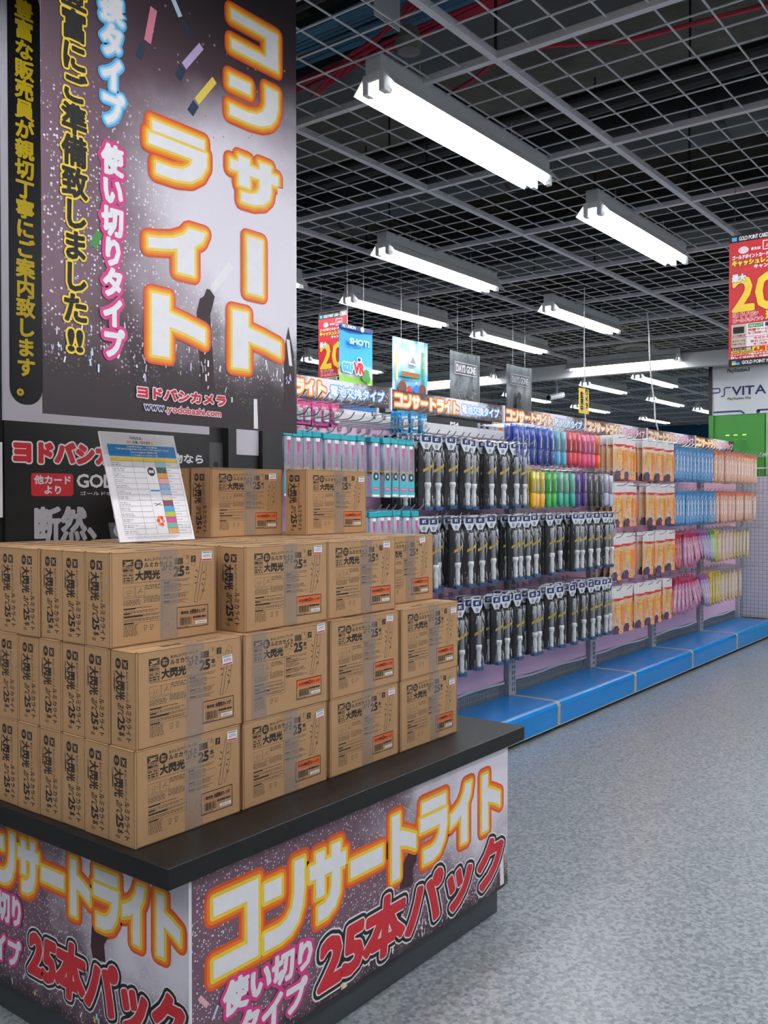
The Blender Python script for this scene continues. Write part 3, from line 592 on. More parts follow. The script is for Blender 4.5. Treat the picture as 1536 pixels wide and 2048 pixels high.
# ================================================================ hanging goods (local origin = hole on the hook, hanging down -z, facing -y)
CLR = film('clear_film', '#dfe6ec', .97, .08, 1., 50., gl=.045); CARDB = mat('black_card', '#0e0f11', .5); TUBG = mat('frosted_grey_tube', '#a6a8af', .35, var=.1); GRIP = mat('silver_grip', '#dcdfe3', .3, metal=.1, var=.15, scale=60, bump=.3, bscale=120)
RIB = mat('gold_ribbon', '#b49a3c', .35, metal=.3); HDR = mat('header_silver', '#ccd2da', .3); CAPB = mat('blue_tip', '#22476e', .4)
def make_pen():
    t = thing('bagged_penlight', 'x', 'penlight')
    MB().box(-.044, .004, -.365, .044, .012, -.03).obj('black_backing', CARDB, t)
    hd = MB(); hd.prism([(-.040, .012), (.040, .012), (.040, -.03), (.018, -.065), (-.018, -.065), (-.040, -.03)], -.004, .002, 'y'); h = hd.obj('header_card', HDR, t)
    f = Flat(); f.rrect(-.031, -.028, .031, .006, .006, 0, .0045); f.text('arc', (-.012, -.019, .012, -.004), [(1, .0008, .005)]); f.disc(0, -.048, .012, 2, .0045, 12); f.obj('label_print', [NAVY, WHITE, GREY], h)
    MB().lathe([(.012, -.08), (.013, -.083), (.013, -.235)], 10, 0, (0, -.018)).obj('light_tube', TUBG, t, smooth=True)
    MB().lathe([(.013, -.235), (.0175, -.238), (.0175, -.256), (.014, -.262), (.0115, -.28), (.014, -.295), (.014, -.325), (.011, -.335), (.0145, -.345), (.012, -.357), (.005, -.361)], 10, 0, (0, -.018)).obj('grip', GRIP, t, smooth=True)
    MB().prism([(-.03, -.358), (.03, -.358), (.024, -.378), (-.02, -.376)], -.03, .0, 'y').obj('blue_foot', CAPB, t)
    MB().add([(-.036, -.024, -.185), (.0, -.0385, -.166), (.036, -.024, -.150), (.036, -.024, -.135), (0, -.0385, -.150), (-.036, -.024, -.170)], [(0, 1, 4, 5), (1, 2, 3, 4)]).obj('gold_ribbon', RIB, t)
    pf = MB(); n = 5
    for j in range(6):
        for i in range(n + 1):
            a = i/n*2 - 1; pf.v.append((a*.045, -.040 + .034*abs(a)**2.2 + R.uniform(-.003, .003), -.06 - j*.062))
    for j in range(5):
        for i in range(n): a = j*(n + 1) + i; pf.f.append([a, a + 1, a + n + 2, a + n + 1]); pf.m.append(0)
    pf.obj('clear_pouch', CLR, t)
    gs = MB()  # white slivers: highlights on the crumpled film, painted in as geometry
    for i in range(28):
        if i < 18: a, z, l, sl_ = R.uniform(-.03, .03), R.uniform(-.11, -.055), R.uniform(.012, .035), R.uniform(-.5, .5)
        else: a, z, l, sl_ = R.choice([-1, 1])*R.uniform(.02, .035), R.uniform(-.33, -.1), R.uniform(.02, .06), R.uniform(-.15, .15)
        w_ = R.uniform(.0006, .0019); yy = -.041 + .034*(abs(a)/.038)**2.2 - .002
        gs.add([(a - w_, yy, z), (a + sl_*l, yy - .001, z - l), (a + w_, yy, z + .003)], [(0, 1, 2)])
    gs.obj('painted_film_glints', mat('painted_crease_glint', '#e9eef2', .15, var=.02), t)
    return t
def make_tube(col, dark, key):
    cm = film('clear_' + key, col, .18, .15, .2, 12); gm = mat('grip_' + key, dark, .35)
    t = thing('colour_penlight', 'x', 'penlight')
    MB().lathe([(.012, -.012), (.0165, -.016), (.0165, -.145)], 10, 0, (0, -.018)).obj('light_tube', cm, t, smooth=True)
    MB().lathe([(.0165, -.145), (.018, -.147), (.018, -.215), (.016, -.226), (.009, -.232)], 10, 0, (0, -.018)).add([], []).obj('grip', gm, t, smooth=True)
    MB().box(.014, -.028, -.175, .024, -.008, -.158).obj('switch', gm, t, bevel=.003)
    MB().box(-.022, .003, -.238, .026, .005, .012).obj('back_sheet', film('sheet_' + key, col, .55, .2), t)
    MB().box(-.022, -.038, -.238, .026, -.0375, .004).obj('clear_pouch', CLR, t)
    f = Flat(); f.rect(-.003, -.13, .003, -.06, 0, .0352); f.obj('label_strip', WHITE, t)
    return t
TEAL = mat('teal_plastic', '#27a7b4', .35); TEALD = mat('teal_label', '#2fb6bf', .4); LIL = film('frosted_sleeve', '#ced2ee', .25, .35, .1)
def make_teal():
    t = thing('capped_light_stick', 'x', 'light stick')
    MB().box(-.03, -.03, -.028, .03, .008, 0).obj('cap', TEAL, t, bevel=.004)
    MB().lathe([(.022, -.03), (.0225, -.155)], 10, 0, (0, -.012)).obj('sleeve', LIL, t, smooth=True)
    MB().box(-.027, .006, -.28, .027, .008, -.02).obj('back_card', mat('lilac_card', '#c5b9de', .5), t)
    MB().lathe([(.022, -.156), (.0235, -.158), (.0235, -.164), (.022, -.166)], 10, 0, (0, -.012)).obj('gold_ring', GOLD, t)
    f = Flat(); f.text('大閃光ブレード', (-.006, -.15, .006, -.035), [(0, .0012, .0352)], vertical=True); f.rect(-.026, -.28, .026, -.205, 2, .0352); f.disc(0, -.185, .018, 1, .0356, 16); f.disc(0, -.185, .010, 2, .036, 12); f.poly([(-.004, -.188), (.005, -.188), (0, -.176)], 3, .0364)
    f.rect(-.018, -.252, .018, -.235, 0, .0358); f.text('アイドル', (-.013, -.248, .013, -.239), [(3, .0002, .0362)]); f.rect(-.026, -.28, .026, -.27, 3, .0356); f.rect(-.012, -.045, .012, -.03, 3, .0356); f.obj('label_print', [PINKI, INK, TEALD, WHITE], t)
    MB().box(-.027, -.035, -.284, .027, -.0345, -.03).obj('clear_sleeve', film('clear_box', '#e6ecf6', .8, .1, .1), t)
    return t
def make_small(colr, key, label_m):
    t = thing('battery_pack', 'x', 'battery pack')
    MB().box(-.028, -.001, -.10, .028, .001, .012).obj('card', mat('card_' + key, colr, .4), t)
    MB().box(-.019, -.014, -.085, .019, -.001, -.03).obj('blister', mat('blister_' + key, '#d9d6dc', .2), t, bevel=.004)
    f = Flat(); f.text('LR44', (-.022, -.026, .008, -.014), [(0, .0008, .0015)]); f.disc(.018, -.016, .006, 1, .0016, 10); f.rect(-.015, -.07, .0, -.045, 2, .0145); f.rect(.003, -.065, .012, -.04, 2, .0145); f.obj('print', [WHITE, label_m, GREY], t); return t
PAPR = mat('pack_cream', '#f1d9bd', .3, var=.05); PKOR = grad('pack_orange', [(0, '#c98a5e'), (.25, '#dcc0a4'), (.6, '#d8aa78'), (1, '#e0cdb8')], .2, .5, '#b87c4c', 9.)
def make_pack():
    t = thing('glow_stick_pack', 'x', 'glow stick pack')
    n = 4; pk = MB()
    for side, y in ((0, -.012), (1, .004)):
        for j in range(7):
            for i in range(n + 1):
                a = i/n*2 - 1; b = j/6*2 - 1; y_ = y*(1 - abs(a)**3)*(1 - abs(b)**4)*(1.3 if side == 0 else 1) + R.uniform(-.0015, .0015)*(side == 0); pk.v.append((a*.044, y_, -.045 - j*.043))
    for s in (0, 1):
        for j in range(6):
            for i in range(n): a = s*35 + j*(n + 1) + i; q = [a, a + n + 1, a + n + 2, a + 1]; pk.f.append(q if s else q[::-1]); pk.m.append(0)
    pk.obj('pouch', PKOR, t, smooth=True)
    MB().box(-.044, -.001, -.05, .044, .001, .02).obj('clear_header', film('white_header', '#f4f4f6', .25, .3, .3), t)
    f = Flat(); f.poly([(-.044, -.05), (.044, -.05), (.044, -.056), (0, -.066), (-.044, -.056)], 0, .0155); f.text('大閃光', (-.02, -.175, .012, -.075), [(1, .0014, .0185), (3, .003, .018)], vertical=True)
    f.poly([(-.043, -.30), (-.043, -.27), (-.03, -.245), (-.01, -.24), (.002, -.262), (-.004, -.30)], 2, .0182); f.disc(.012, -.284, .013, 3, .0186, 14); f.disc(.012, -.284, .010, 4, .0190, 14)
    for q in range(3): f.line((-.036 + q*.012, -.295), (-.028 + q*.012, -.25), .0016, 4, .0192)
    for q in range(4): f.rect(.018 + q*.006, -.24, .021 + q*.006, -.09, 4, .0172)
    f.frame(-.026, -.125, .02, -.098, .001, 0, .0188); f.obj('print', [RED, GOLD, NAVY, PAPR, ORANGE], t)
    return t
def make_slim(c1, c2, key, top):
    """narrow wrapped stick"""
    t = thing('wrapped_glow_stick', 'x', 'glow stick')
    g = grad('wrap_' + key, [(0, c2), (.3, c1), (.75, c1), (1, c2)], .25, .5, '#f3f1f4', 9.)
    pk = MB(); prof = [(-.014, 0), (-.006, -.009), (.006, -.009), (.014, 0), (.006, .005), (-.006, .005)]
    zs = [(-.03, .9), (-.06, 1.), (-.15, .92), (-.24, 1.), (-.27, .6)]
    for z, k_ in zs:
        for a, b in prof: pk.v.append((a*k_ + R.uniform(-.001, .001), b*k_, z))
    for j in range(len(zs) - 1):
        for i in range(6): a = j*6 + i; b = j*6 + (i + 1) % 6; pk.f.append([a, a + 6, b + 6, b]); pk.m.append(0)
    pk.f.append([24, 29, 28, 27, 26, 25]); pk.m.append(0)
    pk.obj('wrapper', g, t); MB().box(-.015, -.001, -.04, .015, .001, .012).obj('header', mat('hdr_' + key, top, .4), t)
    f = Flat(); f.rect(-.004, -.20, .001, -.07, 0, .0105); f.rect(.003, -.22, .005, -.06, 1, .0104); f.obj('highlight_stripe', [WHITE, mat('core_' + key, c2, .3)], t)
    MB().box(-.015, -.003, -.285, .015, .001, -.268).obj('foot_seal', film('seal_' + key, c2, .5), t)
    return t
def widen(t, k):
    for c in [o for o in C.objects if o.parent == t]:
        for v_ in c.data.vertices: v_.co.x *= k
PROTO = {}
def hang(proto, xs, z, yf, backs, desc, grp, tilt=None, cat=None, jit=.006, gap=.04, yaw=0., deep=()):
    """front item of every hook plus `backs` more behind it; x list in metres along the wall"""
    for i, x in enumerate(xs):
        nb = backs if isinstance(backs, int) else backs[i % len(backs)]
        for b in range(nb + 1):
            pos = 'in front' if b == 0 else ORD[b - 1] + ' behind'
            lb = '{}, {} from left, {}'.format(desc, ORD[min(i, 48)], pos) if nb else '{}, {} from the left'.format(desc, ORD[min(i, 48)])
            loc = (x + R.uniform(-jit, jit)*(b > 0), yf + b*gap + (.075 if i in deep else 0), z + R.uniform(-.004, .004) - (tilt and abs(tilt(i))*0 or 0))
            ry = (tilt(i) if tilt else 0) + R.uniform(-.02, .02)
            if proto.name not in PROTO:
                PROTO[proto.name] = 1; proto.location = loc; proto.rotation_euler = (0, ry, yaw); proto['label'] = lb; proto['group'] = grp
            else: dup(proto, loc, yaw + R.uniform(-.1, .1), lb, grp, ry=ry)
pen = make_pen()
B1 = [3.762, 3.858, 3.95, 4.008, 4.087, 4.146, 4.236, 4.292, 4.381, 4.482, 4.547, 4.626, 4.683, 4.766, 4.86]
B2 = [3.837, 3.92, 4.06, 4.135, 4.268, 4.381, 4.499, 4.621, 4.747, 4.81, 4.908, 5.005, 5.116, 5.21, 5.327, 5.471, 5.574, 5.655, 5.776, 5.899, 6.04, 6.119]
B3 = [3.93, 4.02, 4.104, 4.276, 4.382, 4.483, 4.587, 4.723, 4.79, 4.903, 4.961, 5.133, 5.26, 5.347, 5.436, 5.574, 5.716, 5.815, 5.928, 5.993]
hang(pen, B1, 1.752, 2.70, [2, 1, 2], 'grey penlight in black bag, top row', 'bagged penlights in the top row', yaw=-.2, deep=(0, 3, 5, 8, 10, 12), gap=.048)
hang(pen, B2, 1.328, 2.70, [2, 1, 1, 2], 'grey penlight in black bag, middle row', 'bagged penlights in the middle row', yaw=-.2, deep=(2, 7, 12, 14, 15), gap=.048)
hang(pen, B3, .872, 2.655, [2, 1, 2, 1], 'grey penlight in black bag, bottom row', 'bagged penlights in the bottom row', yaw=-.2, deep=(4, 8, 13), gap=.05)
cols = {'blue': ('#2a58c8', '#16307e'), 'lightblue': ('#7cc7dd', '#4fa6cc'), 'red': ('#e0384a', '#c81f35'), 'pink': ('#ee4c92', '#d8326e'), 'orange': ('#f2662a', '#ea4a18'), 'yellow': ('#ecdc2c', '#f0b414'),
        'green': ('#35c846', '#22a838'), 'teal': ('#7fcfb2', '#25a48c'), 'purple': ('#5a3ba0', '#3d2478'), 'black': ('#63656b', '#17181b'), 'white': ('#c9cbe0', '#b9bcdc')}
tb = {k: make_tube(v[0], v[1], k) for k, v in cols.items()}
for key, xs, z in (('blue', [4.784, 4.85, 4.917, 4.986, 5.076, 5.157, 5.235], 1.875), ('lightblue', [5.32, 5.404], 1.875), ('red', [5.482, 5.55, 5.62], 1.875), ('pink', [5.703, 5.763, 5.837], 1.875), ('orange', [5.92], 1.875),
                   ('yellow', [4.995, 5.045, 5.116], 1.610), ('green', [5.20, 5.273], 1.610), ('teal', [5.36, 5.437, 5.53], 1.610), ('purple', [5.608, 5.703], 1.610), ('black', [5.79, 5.88, 5.97], 1.610), ('white', [6.06, 6.14], 1.610)):
    hang(tb[key], xs, z, 2.72, 1, '{} tube penlight in the {} colour row'.format(key.replace('light', 'light '), 'upper' if z > 1.7 else 'lower'), 'coloured tube penlights', gap=.045)
teal = make_teal()
hang(teal, [2.80, 2.86, 2.92, 2.982, 3.053, 3.109, 3.165, 3.221, 3.285, 3.392, 3.479, 3.541, 3.604, 3.668], 1.722, 2.69, 1, 'teal capped light stick, top row', 'teal capped light sticks in the top row', gap=.05)
hang(teal, [3.30, 3.378, 3.437, 3.49, 3.56, 3.64, 3.713], 1.375, 2.69, 1, 'teal capped light stick, second row by the boxes', 'teal capped light sticks in the second row', gap=.05)
pk_ = make_small('#e0559c', 'pink', ORANGE); bl_ = make_small('#2b9bd2', 'blue', WHITE)
hang(pk_, [2.96, 3.01, 3.078, 3.134, 3.205], 1.862, 2.75, 3, 'pink button battery card', 'pink battery cards', gap=.022)
hang(bl_, [3.754, 3.84, 3.925], 1.866, 2.76, 3, 'blue battery card', 'blue battery cards', gap=.022)
pack = make_pack(); widen(pack, 1.36)
for nm, xs, z, y, bk in (('top row', [6.27, 6.419, 6.646, 6.82, 7.02, 7.25], 1.87, 2.70, [3, 3, 2, 2, 2, 2]), ('second row', [6.25, 6.442, 6.69, 6.88, 7.08, 7.27], 1.525, 2.70, [3, 3, 2, 1, 2, 2]),
                      ('third row', [6.157, 6.348, 6.584, 6.76, 6.99, 7.2], 1.155, 2.67, [2, 2, 2, 1, 2, 3]), ('bottom row', [6.13, 6.31, 6.534, 6.72, 6.87, 7.1], .78, 2.65, [3, 2, 2, 1, 1, 1])):
    hang(pack, xs, z, y, bk, 'orange glow stick pack, ' + nm, 'glow stick packs, ' + nm, gap=.045, yaw=-.34, deep=(2,) if nm[0] in 'ts' else ())
sl = {k: make_slim(*v) for k, v in {'blue': ('#3d8fc4', '#2f7ab0', 'blue', '#3c7fb0'), 'peach': ('#d9a98c', '#b98a70', 'peach', '#c86a48'), 'red': ('#c23050', '#a01c34', 'red', '#a8202c'),
      'pink': ('#d890b4', '#b03c74', 'pink', '#b02c54'), 'lilac': ('#b49ccc', '#8a78b0', 'lilac', '#8c4c9c'), 'green': ('#a8cfa0', '#6fae68', 'green', '#4c9440'), 'yellow': ('#cdb23c', '#b09a28', 'yellow', '#c8a81c'), 'gold': ('#cdbf9c', '#c2a43c', 'gold', '#8c8480')}.items()}
for q in sl.values(): widen(q, 1.7)
BL1 = [7.44, 7.52, 7.6, 7.686, 7.764, 7.858, 7.954, 8.052, 8.14, 8.23, 8.306]; BL2 = [7.44, 7.51, 7.59, 7.702, 7.779, 7.858, 7.95, 8.052, 8.152, 8.271, 8.37]
PE1 = [8.429, 8.52, 8.609, 8.739, 8.81, 8.892, 8.99, 9.109, 9.211, 9.293, 9.37, 9.441, 9.548, 9.658]; PE2 = [8.482, 8.591, 8.66, 8.721, 8.834, 8.95, 9.069, 9.14, 9.211, 9.356, 9.42, 9.483, 9.636]
hang(sl['blue'], BL1, 1.855, 2.70, [2], 'blue wrapped glow stick, top row', 'blue wrapped sticks, top row', gap=.045, yaw=-.25); hang(sl['blue'], BL2, 1.487, 2.70, [2], 'blue wrapped glow stick, second row', 'blue wrapped sticks, second row', gap=.045, yaw=-.25)
hang(sl['peach'], PE1, 1.855, 2.70, [1], 'peach wrapped glow stick, top row', 'peach wrapped sticks, top row', gap=.045, yaw=-.25); hang(sl['peach'], PE2, 1.487, 2.70, [1], 'peach wrapped glow stick, second row', 'peach wrapped sticks, second row', gap=.045, yaw=-.25)
fan = lambda a, b, n: (lambda i: a + (b - a)*i/max(1, n - 1))
hang(sl['red'], [7.40, 7.46], 1.14, 2.68, 1, 'red wrapped glow stick, third row', 'red wrapped sticks')
hang(sl['pink'], [7.58, 7.64, 7.702, 7.76, 7.82, 7.89], 1.14, 2.68, 2, 'pink wrapped glow stick fanned out in the third row', 'pink wrapped sticks, third row', fan(-.05, -.7, 6))
hang(sl['lilac'], [7.97, 8.05, 8.13], 1.14, 2.68, 2, 'lilac wrapped glow stick, third row', 'lilac wrapped sticks, third row', fan(-.6, -.45, 3)); hang(sl['green'], [8.22, 8.289], 1.14, 2.68, 1, 'green wrapped glow stick, third row', 'green wrapped sticks', fan(-.4, -.3, 2))
hang(sl['yellow'], [8.35, 8.43], 1.14, 2.68, 1, 'yellow wrapped glow stick, third row', 'yellow wrapped sticks, third row', fan(-.12, -.05, 2))
G3 = [8.52, 8.61, 8.72, 8.834, 8.95, 9.05, 9.15, 9.26, 9.37]; hang(sl['gold'], G3, 1.14, 2.69, 1, 'gold and silver wrapped stick, third row', 'gold wrapped sticks, third row')
hang(sl['pink'], [7.35, 7.42, 7.49, 7.56, 7.62, 7.68, 7.74, 7.8], .765, 2.665, 2, 'pink wrapped glow stick fanned out in the bottom row', 'pink wrapped sticks, bottom row', fan(.25, -.8, 8))
hang(sl['lilac'], [7.92, 8.0, 8.08], .765, 2.665, 1, 'lilac wrapped glow stick, bottom row', 'lilac wrapped sticks, bottom row', fan(-.5, -.2, 3)); hang(sl['yellow'], [8.2, 8.28, 8.36, 8.44], .765, 2.67, 2, 'yellow wrapped glow stick, bottom row', 'yellow wrapped sticks, bottom row')
G4 = [8.56, 8.67, 8.77, 8.87, 8.97, 9.1]; hang(sl['gold'], G4, .765, 2.68, 1, 'gold and silver wrapped stick, bottom row', 'gold wrapped sticks, bottom row')
for xs, z, d in ((B1, 1.752, 'in the top penlight row'), (B2, 1.328, 'in the middle penlight row'), (B3, .872, 'in the bottom penlight row'), ([2.80 + .076*i for i in range(13)], 1.79, 'in the empty hook row over the teal caps'), ([2.86, 2.96, 3.01, 3.078, 3.134, 3.205, 3.27, 3.34], 1.862, 'in the pink battery card row'),
                 ([2.8, 2.92, 3.053, 3.165, 3.285, 3.392, 3.479, 3.541, 3.604, 3.668], 1.722, 'holding the teal capped sticks'), ([3.30, 3.378, 3.437, 3.49, 3.56, 3.64, 3.713], 1.375, 'of the second teal stick row'),
                 ([3.754, 3.84, 3.925], 1.866, 'for the blue battery cards'), ([4.784, 4.85, 4.917, 4.986, 5.076, 5.157, 5.235, 5.32, 5.404, 5.482, 5.55, 5.62, 5.703, 5.763, 5.837, 5.92], 1.875, 'in the upper colour row'),
                 ([4.995, 5.045, 5.116, 5.2, 5.273, 5.36, 5.437, 5.53, 5.608, 5.703, 5.79, 5.88, 5.97, 6.06, 6.14], 1.61, 'in the lower colour row'), ([6.27, 6.419, 6.646, 6.82, 7.02, 7.25], 1.87, 'above the top orange packs'), ([6.25, 6.442, 6.69, 6.88, 7.08, 7.27], 1.525, 'above the second orange packs'),
                 ([6.157, 6.348, 6.584, 6.76, 6.99, 7.2], 1.155, 'above the third orange packs'), ([6.13, 6.31, 6.534, 6.72, 6.87, 7.1], .78, 'above the bottom orange packs'), (BL1 + PE1 + [9.72, 9.79], 1.855, 'in the top slim stick row'), (BL2 + PE2 + [9.7], 1.487, 'in the second slim stick row'),
                 ([7.43, 7.6, 7.72, 7.86, 8.05, 8.25, 8.39] + G3 + [9.48, 9.58, 9.68], 1.14, 'in the third slim stick row'), ([7.38, 7.52, 7.65, 7.78, 8.0, 8.24, 8.4] + G4 + [9.2, 9.3, 9.4, 9.5], .765, 'in the bottom slim stick row')):
    hooks(xs, z, d, 'display hooks ' + d)
# ================================================================ display table
TT = .644; TOPB = mat('black_worktop', '#111011', .45, var=.1, scale=20, spec=.35); TBK = mat('black_board', '#202327', .5, var=.1)
t = thing('display_table', 'large black topped sales table wrapped in printed concert boards', 'table', (1.265, 1.556, 0))
MB().box(0, 0, TT - .048, 1.555, .965, TT).obj('table_top', TOPB, t, bevel=.0015)
MB().box(.09, .036, .1, 1.483, .96, TT - .048).obj('carcass', TBK, t)
MB().box(.12, .07, 0, 1.489, .95, .1).obj('plinth', mat('plinth_charcoal', '#3a3f44', .5), t)
CR1 = crowd('skirt_photo', 2.9, (1.0, .95, 1.45, .85), 1.0, 74., .06); CR2 = crowd('skirt_side_photo', 2.1, (.95, .85, 1.15, .75), 1.0, 70., .06, True)
SK = [WHITE, YEL, ORANGE, ORED, RED, INK, PINKI, mat('silhouette_ink', '#3a1520', .5), mat('teal_ink', '#2f7f78', .5), mat('stick_pink', '#efb9c4', .4), mat('stick_blue', '#bcdcf0', .4), GREY]
sp = MB().box(.086, .028, .11, 1.488, .034, TT - .048).obj('front_skirt_board', CR1, t)
f = Flat(); Q = lambda x: x - 1.265
fire(f, 'コンサートライト', (Q(1.415), .335, Q(2.70), .522), .95)
f.text('25本パック', (Q(1.775), .142, Q(2.70), .298), [(4, .0092, .0030), (0, .0135, .0026), (5, .0235, .0022), (0, .0285, .0018)], shear=.12)
f.text('使い切り', (Q(1.445), .235, Q(1.745), .308), [(0, .0045, .0026), (6, .0135, .0022)], shear=.06); f.text('タイプ', (Q(1.49), .145, Q(1.725), .215), [(0, .005, .0026), (6, .0135, .0022)], shear=.06)
f.poly([(Q(a), b) for a, b in ((2.13, .30), (2.137, .345), (2.15, .375), (2.17, .39), (2.178, .425), (2.19, .432), (2.197, .41), (2.225, .395), (2.215, .36), (2.195, .34), (2.2, .30), (2.19, .29))], 7, .0004)
f.poly([(Q(2.70), .235), (Q(2.722), .235), (Q(2.728), .118), (Q(2.702), .118)], 0, .0006); f.line((Q(1.374), .312), (Q(1.399), .282), .012, 9, .0006); f.line((Q(1.43), .27), (Q(1.414), .245), .007, 10, .0006); f.rect(Q(1.868), .118, Q(1.892), .148, 1, .0006); f.rect(Q(1.874), .118, Q(1.886), .13, 0, .0009)
f.poly([(Q(1.56), .372), (Q(1.60), .385), (Q(1.602), .355), (Q(1.565), .345)], 8, .0003)
for i in range(46): a = Q(R.uniform(1.95, 2.70)); b = R.uniform(.118, .165); f.line((a, b), (a + R.uniform(-.008, .008), b + R.uniform(.008, .02)), R.uniform(.003, .007), R.choice([0, 0, 10, 9]), .0003 + i*1e-6)
for v in range(0): pass
o = f.turned(lambda x, y, z: (x, y + .028, z)).obj('front_lettering', SK, t)
MB().box(.080, .028, .11,   .086, .96, TT - .048).obj('side_skirt_board', CR2, t)
f = Flat(); V = lambda y: 2.556 - y
fire(f, 'コンサートライト', (V(2.50), .388, V(1.612), .530), .85)
f.text('25本パック', (V(2.222), .175, V(1.612), .31), [(4, .0078, .0030), (0, .0112, .0026), (5, .019, .0022), (0, .023, .0018)], shear=.1)
f.text('使い切り', (V(2.50), .285, V(2.262), .365), [(0, .004, .0026), (6, .0115, .0022)]); f.text('タイプ', (V(2.46), .175, V(2.262), .245), [(0, .004, .0026), (6, .0115, .0022)])
f.poly([(V(a), b) for a, b in ((1.95, .33), (1.945, .38), (1.93, .40), (1.915, .425), (1.90, .42), (1.87, .41), (1.878, .375), (1.895, .35), (1.89, .31), (1.94, .30))], 7, .0004)
for i in range(20): a = V(R.uniform(1.7, 2.45)); b = R.uniform(.118, .17); f.line((a, b), (a + R.uniform(-.008, .008), b + .015), R.uniform(.003, .007), R.choice([0, 1, 10]), .0003 + i*1e-6)
f.turned(lambda x, y, z: (.080 + y, 1.0 - x, z)).obj('side_lettering', SK, t)
MB().box(.079, .0265, .11, .087, .029, TT - .048).obj('corner_edge_strip', WHITE, t)

# ================================================================ cardboard boxes
CB = mat('cardboard', '#b18a62', .8, var=.05, scale=9, bump=.05, bscale=300); CBI = mat('cardboard_seam', '#5e4026', .9); BINK = mat('carton_ink', '#2e2620', .75); CBO = mat('carton_orange', '#d9622a', .6)
TAPE = film('packing_tape_film', '#b5aca6', .74, .22, .15, 60); STK = mat('price_sticker_paper', '#eeecef', .5); CBL = mat('cardboard_unprinted', '#b18a62', .8); BINL = mat('carton_orange_outline', '#c8622c', .6)
BL_, BD, BH = .322, .0945, .2216
def carton_body():
    m = MB(); m.box(0, 0, 0, BL_, BD, BH); return m.mesh('carton', [CB], bevel=.0012)
def seam_mesh():
    m = MB(); e = .0004
    m.box(.0035, -e, .001, .0045, 0, BH - .001); m.box(BL_ - .0045, -e, .001, BL_ - .0035, 0, BH - .001); m.box(.0045, -e, BH - .0028, BL_ - .0045, 0, BH - .0020); m.box(.0045, -e, .002, BL_ - .0045, 0, .0028)
    m.box(-e, .001, BH - .003, 0, BD - .001, BH - .0024); m.box(-e, .0035, .001, 0, .0042, BH - .001)
    m.box(0, .006, BH, BL_, .0068, BH + e); m.box(0, .0, BH - .001, .004, .004, BH + e); m.box(BL_ - .004, 0, BH - .001, BL_, .004, BH + e)
    m.box(.02, BD*.5 - .0006, BH, BL_ - .02, BD*.5 + .0006, BH + e); return m.mesh('flap_seams', [CBI])
